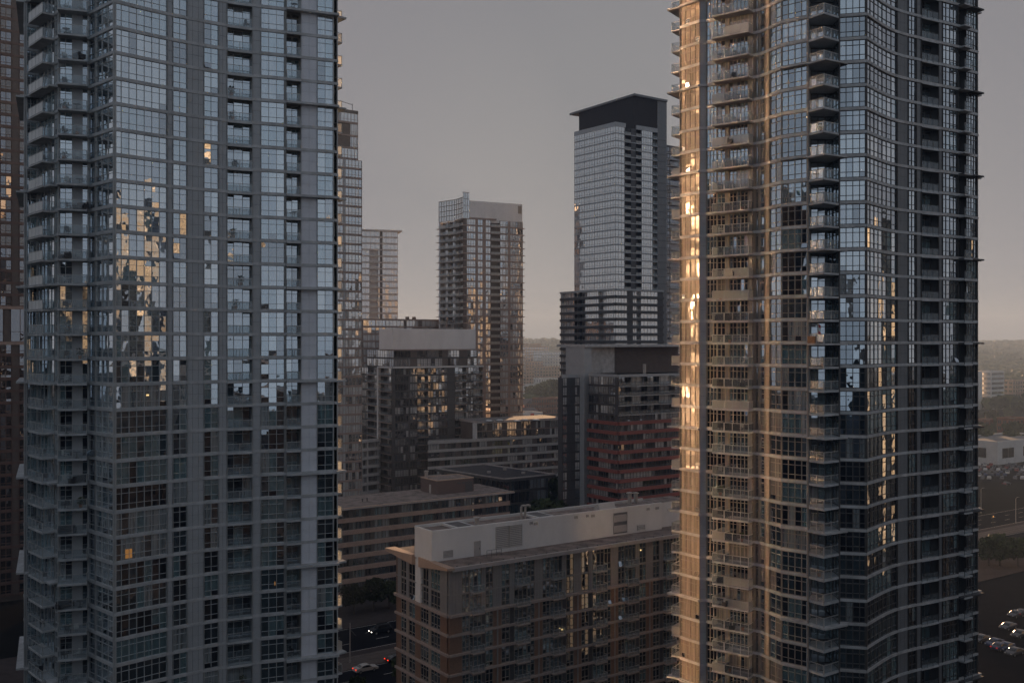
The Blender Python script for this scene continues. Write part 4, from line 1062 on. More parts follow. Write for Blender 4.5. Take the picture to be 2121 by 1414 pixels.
# ---------------------------------------------------------------- trees
def tree_mesh(h, r, leaf, seed, n=1500, size=.55):
    rn = random.Random(seed); tk, cr = MB(), MB()
    th = h*.42
    lean = rn.uniform(-.3, .3)
    tk.tube([(0, 0, -.1), (lean*.3, 0, th*.5), (lean, lean*.4, th), (lean*1.2, lean*.5, h*.75)], [h*.028, h*.022, h*.016, h*.006], 'bark', 7)
    cl = []
    for k in range(11):
        a = k*2.4+rn.random(); rr = r*rn.uniform(.25, .78); z = h*rn.uniform(.42, .88)
        c = Vector((rr*math.cos(a), rr*math.sin(a), z)); cl.append((c, r*rn.uniform(.32, .52)))
        tk.tube([(lean*.8, lean*.3, th*rn.uniform(.7, 1.3)), (c.x*.5, c.y*.5, z*.85), tuple(c)], [h*.011, h*.007, h*.003], 'bark', 5)
    cl.append((Vector((0, 0, h*.9)), r*.4))
    other = {'leaf_dark': 'leaf_mid', 'leaf_mid': 'leaf_dark', 'leaf_olive': 'leaf_mid'}[leaf]
    for k in range(n):
        c, q = rn.choice(cl)
        d = Vector((rn.gauss(0, 1), rn.gauss(0, 1), rn.gauss(0, .8))).normalized()*q*rn.uniform(.55, 1.08)
        p = c+d; u = Vector((rn.gauss(0, 1), rn.gauss(0, 1), rn.gauss(0, 1))).normalized(); v = u.orthogonal().normalized()
        s = size*rn.uniform(.6, 1.3)
        cr.face([tuple(p-u*s-v*s*.5), tuple(p+u*s*.2-v*s*.7), tuple(p+u*s+v*s*.3), tuple(p-u*s*.3+v*s*.7)], leaf if rn.random() < .75 else other)
    return tk, cr
TREES = {}
def tree(x, y, h, key, label, group, rz=0.0, z=0.0, name='tree'):
    r_of = {'a': ('leaf_dark', 1), 'b': ('leaf_mid', 5), 'c': ('leaf_olive', 9)}
    t = empty(name, (x, y, z), label, 'tree', group, rz)
    if key not in TREES:
        leaf, sd = r_of[key]; tk, cr = tree_mesh(10.0, 3.9, leaf, sd)
        a = tk.build('trunk', t); b = cr.build('crown', t); TREES[key] = (a.data, b.data)
    else:
        for nm, me in zip(('trunk', 'crown'), TREES[key]):
            o = bpy.data.objects.new(nm, me); col.objects.link(o); o.parent = t
    t.scale = (h/10*R.uniform(.9, 1.15),)*2+(h/10,)
    return t
def trees():
    G = 'dark street trees beside the mid-rise'
    for (px, py, h, lab) in ((838, 1432, 6.0, 'dark leafy tree at the foot of the brick mid-rise corner'), (742, 1452, 4.2, 'dark leafy street tree below the white car')):
        Y = H*FX/(py-CY)*1.0; x, y = P(px, Y); tree(x, y, h, 'a', lab, G, R.random()*6)
    labs = ['small dark tree in front of the pink banded block, near the glass tower edge', 'dark street tree on the far pavement behind the lamp post', 'dark street tree on the far pavement behind the black van', 'dark street tree at the far pavement nearest the brick corner']
    for k, px in enumerate((702, 735, 772, 808)):
        q = 206; s = None
        for t in range(0, 300):
            x, y = at(t, q)
            if abs(x/y*FX+CX-px) < 2.5: s = t; break
        if s is None: continue
        x, y = at(s, q); tree(x, y, 6.2+.6*(k % 3), 'a' if k % 2 else 'b', labs[k], 'trees on the far pavement', R.random()*6, .14)
    for k, (px, py, Y, h) in enumerate(((1060, 1058, 292, 10), (1082, 1062, 288, 9), (1102, 1046, 294, 12), (1125, 1040, 298, 14), (1143, 1046, 292, 12), (1150, 1000, 330, 16))):
        x, y = P(px, Y); tree(x, y, h, 'ab'[k % 2], 'dark tree in the gap between the flat pavilion and the dark glass wing', 'trees beside the pavilion', R.random()*6, 62-(py+20-CY)/FX*Y-h*.6 if False else 0)
    for k in range(9):      # olive clump in the hazy gap
        px = 1100+k*6.3; Y = 960+R.uniform(-40, 60); x, y = P(px, Y)
        tree(x, y, 17+R.uniform(-3, 3)+k*.7, 'c', 'olive green tree in the sunny clump above the brick houses', 'olive trees in the hazy gap', R.random()*6)
    # right hand strip: trees between the yard, the roads and the far houses
    n = 0
    for k in range(46):
        Y = R.choice((275, 300, 330, 540, 560, 590, 640, 700, 780, 860, 980, 1100, 1250)); px = R.uniform(2018, 2150)
        if Y < 340: px = R.uniform(2026, 2150)
        x, y = P(px, Y); q = GL[0]*x+GL[1]*y
        if 158 < q < 200 or (430 < Y < 520): continue
        h = R.uniform(9, 14) if Y > 500 else R.uniform(6, 9)
        band = 'near the dark yard' if Y < 400 else ('behind the grey warehouse' if Y < 800 else 'beyond the white block')
        tree(x, y, h, 'abab'[k % 4] if Y < 900 else 'c', 'dark leafy tree at the right edge of the view '+band, 'trees at the right edge '+band, R.random()*6); n += 1

# ---------------------------------------------------------------- vehicles
def car(loc, rz, paint, label, group=None, lights=None, van=False, name='parked_car'):
    t = empty(name, loc, label, 'car', group, rz)
    L, W = (4.9, 1.95) if van else (4.65, 1.82)
    if van: prof = [(-2.45, .45), (-2.42, 1.0), (-2.3, 1.12), (-1.9, 1.86), (.55, 1.9), (1.35, 1.18), (2.3, 1.0), (2.42, .7), (2.42, .42)]
    else: prof = [(-2.3, .42), (-2.32, .78), (-2.2, 1.0), (-1.55, 1.06), (-.95, 1.40), (-.1, 1.46), (.45, 1.38), (1.1, .98), (2.05, .84), (2.3, .66), (2.32, .40)]
    b = MB(); rs = []
    for yy, sx, dz in ((-1, .95, -.03), (-.93, .995, 0), (-.6, 1, .015), (0, 1, .02), (.6, 1, .015), (.93, .995, 0), (1, .95, -.03)):
        r = []
        for x, z in prof:
            tuck = 1.0 if z < 1.02 else 1-.22*(z-1.0)/.5*(0.7 if van else 1)
            r.append((x*sx, yy*W/2*tuck, z+(dz if z > .6 else 0)))
        rs.append(r)
    b.rings(rs, paint); b.build('body', t, smooth=False)
    g = MB(); e = .012
    if van: wf, wr, side = ((.62, 1.84), (1.28, 1.22)), ((-2.27, 1.16), (-1.95, 1.78)), [(-1.85, 1.2), (1.1, 1.2), (.5, 1.78), (-1.65, 1.78)]
    else: wf, wr, side = ((.5, 1.36), (1.04, 1.02)), ((-1.5, 1.09), (-.98, 1.37)), [(-1.3, 1.06), (.92, 1.02), (.42, 1.33), (-.1, 1.39), (-.85, 1.34)]
    for (x0, z0), (x1, z1) in (wf, wr):
        w0, w1 = .62, .74
        if z0 < z1: w0, w1 = .74, .62
        d = e*2.5
        f = 1 if x0 > 0 else -1
        g.face([(x0+f*d, -w0, z0+d), (x1+f*d, -w1, z1+d), (x1+f*d, w1, z1+d), (x0+f*d, w0, z0+d)], 'car_glass')
    for s in (-1, 1):
        pts = []
        for x, z in side:
            tuck = 1-.22*(z-1.0)/.5*(0.7 if van else 1)
            pts.append((x, s*(W/2*tuck+e), z))
        g.face(pts[::s], 'car_glass')
    g.build('window', t)
    for x in (-1.42, 1.42):
        for s in (-1, 1):
            w = MB(); y = s*(W/2-.1)
            w.rings([[(x+r_*math.cos(a*math.pi/7), y+dy, .33+r_*math.sin(a*math.pi/7)) for a in range(14)] for dy, r_ in ((-.11, .30), (-.09, .33), (.09, .33), (.11, .30))], 'tyre')
            o = w.build('wheel', t)
            rm = MB(); rm.rings([[(x+r_*math.cos(a*math.pi/6), y+s*dy, .33+r_*math.sin(a*math.pi/6)) for a in range(12)] for dy, r_ in ((.10, .21), (.122, .19))], 'wheel_alloy'); rm.build('rim', o)
    hx = 2.43 if van else 2.325; tx = -2.45 if van else -2.335
    for s in (-1, 1):
        a = MB(); a.box(hx-.12, hx+.01, s*.62-.17, s*.62+.17, .62, .76, 'lamp_head' if lights == 'head' else 'lamp_glass'); a.build('headlight', t)
        c = MB(); c.box(tx-.01, tx+.12, s*.64-.17, s*.64+.17, .76, .92, 'lamp_red' if lights == 'tail' else 'lamp_red_dim'); c.build('taillight', t)
    return t
def vehicles():
    ang = math.atan2(GR[1], GR[0])
    def onroad(px, py, z=0.02):
        Y = (H-z-.6)*FX/(py-CY); return P(px, Y)
    x, y = onroad(757, 1383); c = car((x, y, .02), ang, 'car_white', 'white saloon car driving beside the tram tracks', None, 'tail', name='saloon_car')
    x, y = onroad(822, 1363); car((x, y, .02), ang, 'car_black', 'black car with a red tail light half hidden by the brick corner', None, 'tail', name='saloon_car')
    x, y = onroad(788, 1304); car((x, y, .02), ang+math.pi, 'car_black', 'black people carrier with its headlights on across the tram tracks', None, 'head', van=True, name='van')
    labs = ['dark car in the yard at the lower right, {}'.format(t) for t in ('uppermost of the cluster', 'nearest the right picture edge', 'just below the uppermost one', 'touching the tower edge', 'left of the middle pair', 'right of the middle pair', 'lowest of the cluster', 'at the right edge above the cluster', 'behind the crosswalk')]
    for k, (px, py) in enumerate(((2088, 1296), (2112, 1312), (2104, 1271), (2032, 1322), (2060, 1330), (2083, 1338), (2101, 1349), (2118, 1268), (2072, 1338))):
        x, y = onroad(px, py); car((x, y, .012), ang+R.choice((0, math.pi))+R.uniform(-.05, .05), R.choice(('car_grey', 'car_silver', 'car_black', 'car_blue')), labs[k], 'cars in the dark yard')
    x, y = onroad(2085, 1001); car((x, y, .02), ang, 'car_silver', 'silver car passing in front of the full car park', None, None)
    # the packed car park: too small in the picture to show parts
    protos = []
    for paint in ('car_silver', 'car_white', 'car_grey', 'car_black', 'car_red', 'car_blue'):
        b = MB(); prof = [(-2.2, .2), (-2.25, .8), (-1.5, .95), (-.9, 1.42), (.4, 1.42), (1.1, .95), (2.1, .8), (2.2, .2)]
        b.rings([[(x, yy*.88*(1 if z < 1 else .82), z) for x, z in prof] for yy in (-1, -.5, .5, 1)], paint)
        for s in (-1, 1): b.face([(-1.3, s*.80, 1.0), (.95, s*.80, 1.0), (.4, s*.745, 1.36), (-.85, s*.745, 1.36)][::s], 'car_glass')
        b.face([(.46, -.62, 1.40), (1.1, -.7, .99), (1.1, .7, .99), (.46, .62, 1.40)], 'car_glass')
        protos.append((b, paint))
    made = {}
    a2 = math.radians(62)
    for row in range(6):
        for k in range(18):
            if R.random() < .12: continue
            y = 449+row*9.5+R.uniform(-.3, .3); x = 203+k*3.0+row*6+R.uniform(-.2, .2)
            px = x/y*FX+CX
            if px > 2135 or px < 2015: continue
            b, paint = protos[R.choice((0, 0, 1, 1, 2, 2, 3, 4, 5))]
            lab = {'car_silver': 'silver', 'car_white': 'white', 'car_grey': 'dark grey', 'car_black': 'black', 'car_red': 'red', 'car_blue': 'dark blue'}[paint]
            if paint not in made: o = b.build('parked_car'); made[paint] = o
            else: o = made[paint].copy(); col.objects.link(o)
            o.location = (x, y, .02); o.rotation_euler = (0, 0, a2+R.choice((0, math.pi)))
            tag(o, 'small {} car parked in the packed lot in front of the warehouse'.format(lab), 'car', 'cars in the packed car park')

# ---------------------------------------------------------------- street furniture
def lamp_post(x, y, h, label, name='tram_pole', arm=1, z=.14, rz=0):
    t = empty(name, (x, y, z), label, 'street lamp' if name == 'street_lamp' else 'pole', None, rz)
    m = MB(); m.cyl(0, 0, -.1, .5, .2, .17, 'pipe_grey', 10); m.cyl(0, 0, .5, h, .13, .09, 'pipe_grey', 10); m.build('pole', t)
    m = MB(); m.tube([(-3.2*arm, 0, h*.76), (0, 0, h*.84), (3.2*arm, 0, h*.76)], .045, 'rail_dark', 6); m.build('bracket_arm', t)
    if name == 'street_lamp':
        m = MB(); m.tube([(0, 0, h), (.5, 0, h+.35), (1.8, 0, h+.4)], .06, 'pipe_grey', 6); m.build('lamp_arm', t)
        m = MB(); m.box(1.5, 2.2, -.13, .13, h+.3, h+.46, 'rail_dark'); m.build('lamp_head', t)
    return t
def street_furniture():
    ang = math.atan2(GR[1], GR[0])
    Y = H*FX/(1372-CY); x, y = P(725, Y)
    lamp_post(x, y, 7.6, 'slim grey tram pole with side brackets standing on the track reservation', 'tram_pole', .8, .12, ang+1.57)
    for px, py, lab in ((2104, 1084, 'street lamp by the road at the far right edge'), (2032, 1062, 'street lamp beside the road next to the tower edge')):
        Y = H*FX/(py-CY); x, y = P(px, Y); lamp_post(x, y, 8.5, lab, 'street_lamp', .2, 0, ang)
    Y = H*FX/(1092-CY); x, y = P(2057, Y)
    t = empty('traffic_light', (x, y, 0), 'traffic light glowing amber by the road on the right', 'traffic light')
    m = MB(); m.cyl(0, 0, -.1, 5.2, .12, .09, 'rail_dark', 8); m.build('pole', t)
    m = MB(); m.box(-.25, .25, -.18, .18, 3.4, 4.8, 'rail_dark'); o = m.build('signal_head', t)
    for k, c in enumerate(('lamp_amber', 'plastic_dark', 'plastic_dark')):
        m = MB(); z = 3.7+.42*k; m.rings([[(r*math.cos(a*math.pi/6), yy, z+r*math.sin(a*math.pi/6)) for a in range(12)] for yy, r in ((-.18, .17), (-.24, .15))], c); m.build('lens', o)

# ---------------------------------------------------------------- simple far blocks
def simple_block(name, label, cat, c, a, b, z1, wall, roof, nf, na, nb, win='glass_far', group=None, z0=0.0, gable=None, d=(GR, GL), ww=.6, hh=.55, rooftop=None):
    B = Building(name, c, label, cat, group)
    d1, d2 = d
    p = [c, add(c, d1, a), add(add(c, d1, a), d2, b), add(c, d2, b)]
    wl = B.mb('wall'); wl.prism(p, z0, z1, wall, roof)
    wn = []
    for pa, n in ((Path([p[3], p[0]]), nb), (Path([p[0], p[1]]), na), (Path([p[1], p[2]]), nb)):
        fh = (z1-max(z0, 0))/nf
        for f in range(nf):
            for k in range(n):
                u = pa.L*(k+.5)/n; w = pa.L/n*ww; za = max(z0, 0)+fh*(f+.5)-fh*hh/2
                if score(pa, u-w/2, u+w/2, za, za+fh*hh) <= 0 and name != 'tan_block': continue
                m = MB(); bar(m, pa, u-w/2-.1, u+w/2+.1, za-.12, za, 0, .12, wall); sheet(m, pa, u-w/2, u+w/2, za, za+fh*hh, .03, win)
                bar(m, pa, u-.05, u+.05, za, za+fh*hh, .03, .07, wall)
                B.win.append((score(pa, u-w/2, u+w/2, za, za+fh*hh), m, MB()))
    rf = B.mb('roof')
    if gable:
        e = .5
        l0, l1 = add(p[0], d2, -e), add(p[1], d2, -e); k0, k1 = add(p[3], d2, e), add(p[2], d2, e)
        r0 = ((p[0][0]+p[3][0])/2, (p[0][1]+p[3][1])/2); r1 = ((p[1][0]+p[2][0])/2, (p[1][1]+p[2][1])/2)
        rf.rings([[(*l0, z1), (*k0, z1), (*r0, z1+gable)], [(*l1, z1), (*k1, z1), (*r1, z1+gable)]], 'roof_slate')
    else:
        for i in range(4):
            pa = Path([p[i], p[(i+1) % 4]]); bar(rf, pa, 0, pa.L, z1, z1+.7, -.4, .06, wall, back=True)
    if rooftop:
        (t, q, w, dd, h) = rooftop; o = add(add(c, d1, t), d2, q)
        B.mb('plant_room').prism([o, add(o, d1, w), add(add(o, d1, w), d2, dd), add(o, d2, dd)], z1, z1+h, wall, roof)
    B.finish(subs=False)
    return B
def far_blocks():
    S = simple_block
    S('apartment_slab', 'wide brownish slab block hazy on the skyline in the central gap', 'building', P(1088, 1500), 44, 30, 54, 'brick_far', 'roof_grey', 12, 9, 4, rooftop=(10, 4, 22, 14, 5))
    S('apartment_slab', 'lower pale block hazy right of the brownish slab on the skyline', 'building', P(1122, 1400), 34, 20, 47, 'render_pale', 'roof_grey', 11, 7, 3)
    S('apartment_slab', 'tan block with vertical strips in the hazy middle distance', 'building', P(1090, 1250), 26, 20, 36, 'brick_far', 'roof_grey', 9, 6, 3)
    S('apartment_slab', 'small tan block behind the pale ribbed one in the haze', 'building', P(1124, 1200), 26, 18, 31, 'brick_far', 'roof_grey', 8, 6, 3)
    S('apartment_slab', 'pale ribbed office block above the olive trees', 'building', P(1121, 1060), 22, 14, 22, 'render_white', 'roof_grey', 5, 7, 3, ww=.35, hh=.8)
    S('apartment_slab', 'white low block with square windows left of the olive trees', 'building', P(1084, 1020), 17, 12, 17, 'render_white', 'roof_grey', 4, 3, 2)
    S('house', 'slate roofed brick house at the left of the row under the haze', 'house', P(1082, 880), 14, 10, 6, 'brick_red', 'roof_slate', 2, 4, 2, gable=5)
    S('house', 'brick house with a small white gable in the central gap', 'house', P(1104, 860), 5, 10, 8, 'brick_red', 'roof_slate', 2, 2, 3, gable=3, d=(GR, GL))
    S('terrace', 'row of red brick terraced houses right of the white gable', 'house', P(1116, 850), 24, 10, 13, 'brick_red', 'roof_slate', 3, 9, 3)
    S('house', 'pale dormered house under the white gable', 'house', P(1086, 790), 13, 9, 6, 'render_pale', 'roof_slate', 2, 4, 2, gable=3)
    b = S('shop_building', 'long white flat building with a red square sign', 'building', P(1078, 610), 17, 12, 17.5, 'render_white', 'roof_grey', 4, 5, 2)
    m = MB(); pa = Path([P(1078, 610), add(P(1078, 610), GR, 17)]); u0, u1 = pa.u_px(1099), pa.u_px(1106); bar(m, pa, u0, u1, 15.2, 17.6, 0, .3, 'sign_red'); m.build('sign', b.root, b.org)
    # white gable over the small house
    # right edge
    S('apartment_slab', 'white windowless faced block beside the right tower edge in the far haze', 'building', P(2018, 900), 13, 36, 34, 'render_white', 'roof_grey', 9, 0, 0)
    S('apartment_slab', 'white block with long balcony bands beside the windowless one', 'building', P(2053, 905), 22, 14, 34.5, 'render_white', 'roof_grey', 8, 1, 1, ww=.92, hh=.5)
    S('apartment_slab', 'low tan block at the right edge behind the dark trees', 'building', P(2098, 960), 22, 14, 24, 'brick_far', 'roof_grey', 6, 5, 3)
    S('house', 'flat brick house among dark trees beside the right tower', 'house', P(2050, 640), 13, 10, 11, 'brick_red', 'roof_slate', 3, 4, 3)
    S('house', 'dark brick house at the right edge among trees', 'house', P(2098, 600), 16, 10, 15, 'brick_red', 'roof_slate', 4, 4, 3)
    S('warehouse', 'pale flat warehouse with a dark shutter behind the car park', 'warehouse', P(2066, 500), 60, 26, 11, 'render_pale', 'roof_grey', 1, 3, 1, 'glass_fard', ww=.55, hh=.45)
    S('warehouse', 'long low shed left of the pale warehouse', 'warehouse', P(2012, 520), 14, 30, 8, 'render_pale', 'roof_grey', 1, 1, 2, 'glass_fard', ww=.3, hh=.4)
    for px in (2052, 2056):
        pass
    # distant skyline dots
    for k, (px, py) in enumerate(((2077, 710), (2089, 710))):
        Y = 3300; x, y = P(px, Y); z = ZZ(py, Y)
        S('apartment_slab', ('left' if k == 0 else 'right')+' of two tiny hazy towers on the wooded horizon', 'building', (x, y), 14, 14, z, 'render_pale', 'roof_grey', 8, 2, 2, z0=30)
def mirrored_blocks():
    """sunlit towers behind the viewpoint: the street they form is what the glass fronts mirror"""
    S = simple_block
    L = 'sunlit tan tower behind the viewpoint mirrored in the glass fronts'
    for k, (x, y, a, b, h, m, rot) in enumerate(((150, -118, 15, 14, 100, 'tan_tower', 0), (232, -90, 16, 14, 124, 'tan_tower', 0), (92, -170, 13, 14, 92, 'tan_tower', 0), (20, -190, 20, 20, 84, 'tan_tower', 0), (185, 165, 26, 24, 94, 'tan_tower', 0), (280, 110, 30, 26, 84, 'tan_tower', 0), (-150, -100, 26, 22, 96, 'tan_tower', 0), (250, 196, 24, 22, 96, 'tan_tower', 0), (258, 138, 30, 22, 102, 'tan_tower', 0), (150, 27, 8, 8, 103, 'cream_tower', 0), (182, 24, 8, 9, 96, 'tan_tower', 0))):
        B = Building('apartment_slab', (x, y), L, 'tower', 'towers mirrored in the glass')
        c = (x, y); wl = B.mb('wall'); p = [c, add(c, GR, a), add(add(c, GR, a), GL, b), add(c, GL, b)]
        wl.prism(p, 0, h, m, 'roof_grey')
        wn = B.mb('window')
        for i in range(4):
            pa = Path([p[i], p[(i+1) % 4]]); n = max(3, int(pa.L/3.4)); nf = int(h/2.9)
            for f in range(nf):
                for q in range(n):
                    u = pa.L*(q+.5)/n; w = pa.L/n*R.choice((.5, .66, .66)); z = h-2.9*(f+1)+.9
                    sheet(wn, pa, u-w/2, u+w/2, z, z+1.6, .04, 'panel_dark' if R.random() < .8 else 'slab_grey')
        B.finish(subs=False)

def added_shade_blocks():
    """unseen blocks added round the viewpoint to cut the light low down and darken the mirrored view"""
    for k, (x, y, a, b, h, m, rot) in enumerate(((-16, -34, 34, 24, 58, 'shade_block_black', 0), (62, -58, 30, 26, 46, 'shade_block_black', 0), (118, -34, 34, 24, 52, 'shade_block_black', 0), (-84, -20, 34, 26, 96, 'shade_block_black', 0), (-128, 36, 30, 30, 104, 'shade_block_black', 0),
                        (92, 40, 26, 24, 54, 'shade_block_black', 0), (150, 84, 30, 24, 54, 'shade_block_black', 0), (-40, -96, 36, 24, 88, 'shade_block_black', 0), (30, -100, 36, 24, 52, 'shade_block_black', 0), (112, -96, 30, 24, 50, 'shade_block_black', 0), (190, 20, 30, 24, 48, 'shade_block_black', 0))):
        B = Building('apartment_block', (x, y), 'added unseen dark block that dims the street and the lower glass of the towers', 'apartment block', 'added unseen blocks that cut the light')
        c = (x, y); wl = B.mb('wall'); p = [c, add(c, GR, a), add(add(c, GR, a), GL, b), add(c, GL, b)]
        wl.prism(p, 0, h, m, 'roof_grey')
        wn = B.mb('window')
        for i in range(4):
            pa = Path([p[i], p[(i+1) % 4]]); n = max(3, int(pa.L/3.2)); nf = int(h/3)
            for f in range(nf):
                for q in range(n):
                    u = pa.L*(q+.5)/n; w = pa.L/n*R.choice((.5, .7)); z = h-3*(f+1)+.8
                    sheet(wn, pa, u-w/2, u+w/2, z, z+1.7, .04, 'shade_block_pane')
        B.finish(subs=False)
# ---------------------------------------------------------------- things left out on the balconies
def chair_mesh(m):
    b = MB()
    b.box(-.25, .25, -.25, .25, .40, .45, m); b.box(-.25, .25, .21, .27, .45, .92, m)
    for x in (-.22, .22):
        for y in (-.22, .22): b.box(x-.02, x+.02, y-.02, y+.02, 0, .40, m)
        b.box(x-.03, x+.03, -.22, .22, .62, .66, m)
    return b
def table_mesh(m):
    b = MB(); b.cyl(0, 0, .68, .72, .42, .42, m, 14); b.cyl(0, 0, .03, .68, .04, .04, m, 8); b.cyl(0, 0, 0, .03, .26, .22, m, 12); return b
def sofa_mesh(m):
    b = MB(); b.box(-.85, .85, -.35, .35, .12, .42, m); b.box(-.85, .85, .2, .38, .42, .85, m); b.box(-.95, -.8, -.35, .35, .1, .62, m); b.box(.8, .95, -.35, .35, .1, .62, m); return b
def plant_mesh():
    b = MB(); b.cyl(0, 0, 0, .4, .16, .22, 'pot_clay', 10); rn = random.Random(4)
    for k in range(60):
        a = rn.random()*6.28; r = rn.random()*.38; z = .45+rn.random()*.7; s = .12
        b.face([(r*math.cos(a)-s, r*math.sin(a), z), (r*math.cos(a), r*math.sin(a)-s, z+.05), (r*math.cos(a)+s, r*math.sin(a), z+.08), (r*math.cos(a), r*math.sin(a)+s, z)], 'leaf_mid')
    return b
def balcony_things():
    spots = []
    zsl = [71.12+2.8*(i-25) for i in range(45)]; zsr = [2.89+2.8*i for i in range(44)]
    A3 = (-56.3, 118.0); A4 = (-51.2, 112.4); A5 = (-48.3, 113.4)
    corner = Path([A4, A5]); flank = Path([A3, A4])
    main = Path([(-43.6, 109.0), (-38.9, 113.6), (-33.3, 117.6), (-27.3, 120.1), (-21.4, 122.5)], True)
    r4 = Path([(26.6, 129.2), (31.3, 125.6)])
    kinds = {'patio_chair': ('chair', chair_mesh('plastic_dark'), 'dark patio chair'), 'patio_table': ('table', table_mesh('plastic_dark'), 'small dark patio table'),
             'garden_sofa': ('sofa', sofa_mesh('plastic_dark'), 'dark wicker balcony sofa'), 'potted_plant': ('plant', plant_mesh(), 'green plant in a clay pot'), 'white_chair': ('chair', chair_mesh('plastic_white'), 'white plastic chair')}
    made = {}
    def put(kind, pa, u, w, z, where, rz):
        cat, mb, lab = kinds[kind]
        nm = 'patio_chair' if kind == 'white_chair' else kind
        x, y = pa.xy(u, w)
        if kind in made: o = made[kind].copy(); col.objects.link(o)
        else: o = mb.build(nm); made[kind] = o
        o.location = (x, y, z); o.rotation_euler = (0, 0, rz)
        tag(o, lab+' on '+where, cat, lab+' on '+where)
    rn = random.Random(21)
    ks = list(kinds)
    for z in zsl[6:42]:
        if rn.random() < .9:
            for k in range(rn.choice((1, 2, 2))): put(rn.choice(ks[:3]+['white_chair', 'potted_plant']), corner, .6+k*1.3+rn.random()*.5, .75, z+.125, "a corner balcony of the left tower", rn.random()*6)
        if rn.random() < .6: put(rn.choice(ks[:2]), flank, 3.2+rn.random()*2, .7, z+.125, "a flank balcony of the left tower", rn.random()*6)
        if rn.random() < .4: put(rn.choice(['patio_chair', 'potted_plant']), main, main.u_px(rn.uniform(478, 515)), -.45, z+.33, "a recessed balcony of the left tower", rn.random()*6)
        if rn.random() < .4: put(rn.choice(['patio_chair', 'patio_table']), main, main.u_px(rn.uniform(600, 617)), -.45, z+.33, "an end balcony of the left tower", rn.random()*6)
    for z in zsr[6:42]:
        if rn.random() < .9:
            for k in range(rn.choice((1, 2, 3))): put(rn.choice(ks), r4, .7+k*1.3+rn.random()*.8, .8, z+.125, "a sunlit balcony of the right tower", rn.random()*6)
        if rn.random() < .6: put(rn.choice(['patio_chair', 'patio_table', 'potted_plant']), Path([(35.9, 119.7), (38.9, 119.7)]), .5+rn.random()*2, .2, z+.1, "a prow balcony of the right tower", rn.random()*6)
    # red and white flag on a pole
    z = zsr[21]
    t = empty('flag', (36.6, 119.0, z+.1), 'small red and white flag on a pole on a prow balcony of the right tower', 'flag')
    m = MB(); m.cyl(0, 0, 0, 2.4, .03, .03, 'rail_metal', 6); m.build('pole', t)
    m = MB()
    for k, c in enumerate(('cloth_red', 'plastic_white', 'cloth_red')):
        za, zb = 2.35-.42*k, 2.35-.42*(k+1)
        m.rings([[(.02, -.01, za), (.02, .01, za), (.32, .03, za-.25), (.32, .01, za-.25)], [(.02, -.01, zb), (.02, .01, zb), (.30, .03, zb-.2), (.30, .01, zb-.2)]], c)
    m.build('cloth', t)
    m = MB(); m.box(-.5, .5, -.15, .15, 0, .85, 'wood_warm'); o = m.build('wooden_planter'); o.location = (35.9, 119.2, z+.1); o.rotation_euler = (0, 0, -.9)
    for k in range(3):
        pass
    tag(o, 'warm wooden planter box beside the flag on the prow balcony', 'planter')
def lit_rooms():
    """the few rooms with a lamp on, seen through the left tower's glass"""
    main = Path([(-43.6, 109.0), (-38.9, 113.6), (-33.3, 117.6), (-27.3, 120.1), (-21.4, 122.5)], True)
    for px, py, w, h, mt, lab in ((267, 1146, .75, 1.0, 'lamp_warm', 'warm lit curtain in a window low on the left tower'), (306, 818, .3, .16, 'lamp_bulb', 'small glowing ceiling lamp behind the left tower glass'), (296, 1156, .4, .25, 'lamp_warm', 'small orange reading lamp beside the warm lit curtain'), (569, 1208, .12, .45, 'lamp_warm', 'narrow orange lamp in a window right of the recessed balconies')):
        u = main.u_px(px); Y = main.xy(u)[1]; z = ZZ(py, Y)
        m = MB(); bar(m, main, u-w/2, u+w/2, z-h/2, z+h/2, -.085, -.055, mt, back=True)
        o = m.build('lit_lamp'); tag(o, lab, 'lamp')
    right = Path([(-9.2, 146.0), add((-9.2, 146.0), GR, 52)])
    for px, py, lab in ((1325, 1138, 'small glowing lamp high on the brick mid-rise, near the right tower'), (1163, 1302, 'small glowing balcony lamp in the middle of the brick mid-rise')):
        u = right.u_px(px); z = ZZ(py, right.xy(u)[1]); x, y = right.xy(u, .22)
        m = MB(); m.rings([[(x+.13*math.cos(a*math.pi/4)*f, y+.13*math.sin(a*math.pi/4)*f, z+dz) for a in range(8)] for dz, f in ((-.13, .3), (-.06, 1), (.06, 1), (.13, .3))], 'lamp_bulb')
        o = m.build('lit_lamp'); tag(o, lab, 'lamp')
left_tower(); right_tower(); midrise()
slim_tower(); pale_tower(); crown_tower(); black_top_tower(); red_band_block(); gold_block(); back_block(); banded_podium(); pavilion(); pink_band_block(); brown_tower(); balcony_tower()
setting(); trees(); vehicles(); street_furniture(); far_blocks(); mirrored_blocks(); added_shade_blocks(); balcony_things(); lit_rooms()

# ================================================================ air, light, camera
HAZE = 0.00027
hz = MB(); hz.box(-1700, 2700, -900, 4100, -3, 168, 'panel_grey')
ho = hz.build('haze'); ho['kind'] = 'stuff'; ho['label'] = 'pale evening haze filling the air between the towers'
hm = bpy.data.materials.new('haze_air'); hm.use_nodes = True; nt = hm.node_tree; nt.nodes.clear()
out = nt.nodes.new('ShaderNodeOutputMaterial'); pv = nt.nodes.new('ShaderNodeVolumePrincipled')
pv.inputs['Color'].default_value = (.33, .43, .60, 1); pv.inputs['Density'].default_value = HAZE; pv.inputs['Anisotropy'].default_value = .1
nt.links.new(pv.outputs[0], out.inputs['Volume'])
ho.data.materials.clear(); ho.data.materials.append(hm)

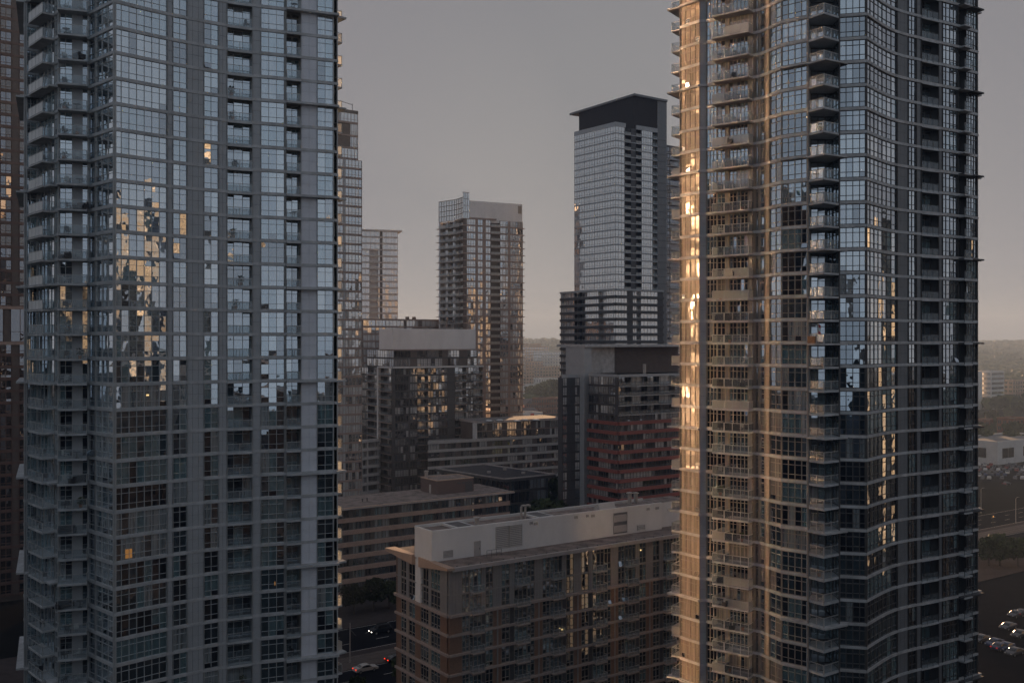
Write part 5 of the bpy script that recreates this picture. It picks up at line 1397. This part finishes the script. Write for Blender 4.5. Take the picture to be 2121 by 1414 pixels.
SUN_AZ, SUN_EL = math.radians(8.3), math.radians(3.8)
sv = Vector((math.sin(SUN_AZ)*math.cos(SUN_EL), math.cos(SUN_AZ)*math.cos(SUN_EL), math.sin(SUN_EL)))
sd = bpy.data.lights.new('sun', 'SUN'); sd.energy = 5.0; sd.angle = math.radians(.6); sd.color = (1.0, .60, .32)
so = bpy.data.objects.new('sun', sd); col.objects.link(so); so.rotation_euler = sv.to_track_quat('Z', 'Y').to_euler(); so.location = (20, 100, 150)
w = bpy.data.worlds.new('World'); scene.world = w; w.use_nodes = True; nt = w.node_tree; N = nt.nodes; Lk = nt.links; N.clear()
wo = N.new('ShaderNodeOutputWorld'); bg = N.new('ShaderNodeBackground'); sk = N.new('ShaderNodeTexSky'); sk.sky_type = 'NISHITA'
sk.sun_disc = False; sk.sun_elevation = SUN_EL; sk.sun_rotation = SUN_AZ; sk.altitude = 60; sk.air_density = 1.0; sk.dust_density = 3.0; sk.ozone_density = 2.0
# thin evening overcast evens the clear sky out; cooler away from the sun
tcw = N.new('ShaderNodeTexCoord'); dt = N.new('ShaderNodeVectorMath'); dt.operation = 'DOT_PRODUCT'; dt.inputs[1].default_value = sv
Lk.new(tcw.outputs['Generated'], dt.inputs[0])
mr = N.new('ShaderNodeMapRange'); mr.inputs['From Min'].default_value = -0.6; mr.inputs['From Max'].default_value = .85; Lk.new(dt.outputs['Value'], mr.inputs['Value'])
cs = N.new('ShaderNodeMix'); cs.data_type = 'RGBA'; cs.inputs[6].default_value = SKYBACK; cs.inputs[7].default_value = SKYCOL; Lk.new(mr.outputs[0], cs.inputs[0])
mx = N.new('ShaderNodeMix'); mx.data_type = 'RGBA'; mx.inputs[0].default_value = SKYMIX
sx = N.new('ShaderNodeSeparateXYZ'); Lk.new(tcw.outputs['Generated'], sx.inputs[0])
er = N.new('ShaderNodeValToRGB'); e = er.color_ramp.elements; e[0].position = 0; e[0].color = (1.18,)*3+(1,); e[1].position = 1; e[1].color = (.62, .62, .66, 1)
q = e.new(.14); q.color = (1.03,)*3+(1,); q = e.new(.36); q.color = (.90, .90, .91, 1)
Lk.new(sx.outputs['Z'], er.inputs[0])
# paler patch of sky around the low sun
gr = N.new('ShaderNodeMapRange'); gr.interpolation_type = 'SMOOTHSTEP'; gr.inputs['From Min'].default_value = .925; gr.inputs['From Max'].default_value = 1.0; gr.inputs['To Max'].default_value = .85
Lk.new(dt.outputs['Value'], gr.inputs['Value'])
cg = N.new('ShaderNodeMix'); cg.data_type = 'RGBA'; cg.inputs[7].default_value = SKYSUN; Lk.new(gr.outputs[0], cg.inputs[0]); Lk.new(cs.outputs[2], cg.inputs[6]); cs = cg
em = N.new('ShaderNodeMix'); em.data_type = 'RGBA'; em.blend_type = 'MULTIPLY'; em.inputs[0].default_value = 1; Lk.new(cs.outputs[2], em.inputs[6]); Lk.new(er.outputs[0], em.inputs[7])
Lk.new(sk.outputs[0], mx.inputs[6]); Lk.new(em.outputs[2], mx.inputs[7]); Lk.new(mx.outputs[2], bg.inputs['Color']); bg.inputs['Strength'].default_value = SKYSTR
Lk.new(bg.outputs[0], wo.inputs['Surface'])

cd = bpy.data.cameras.new('camera'); cd.sensor_width = 36; cd.lens = 36*FX/2121; cd.clip_end = 9000; cd.clip_start = .5
co = bpy.data.objects.new('camera', cd); col.objects.link(co); co.location = (0, 0, H); co.rotation_euler = (math.pi/2, 0, 0)
scene.camera = co
scene.view_settings.view_transform = 'Standard'; scene.view_settings.look = 'None'; scene.view_settings.gamma = 1.0; scene.view_settings.exposure = EXPO
scene.render.engine = 'CYCLES'
cy = scene.cycles
cy.use_denoising = True
try: cy.denoiser = 'OPENIMAGEDENOISE'
except Exception: pass
cy.max_bounces = 8; cy.diffuse_bounces = 3; cy.glossy_bounces = 4; cy.transmission_bounces = 2; cy.transparent_max_bounces = 12; cy.volume_bounces = 1
cy.sample_clamp_indirect = 25.0; cy.blur_glossy = 0.0; cy.caustics_reflective = True; cy.caustics_refractive = False
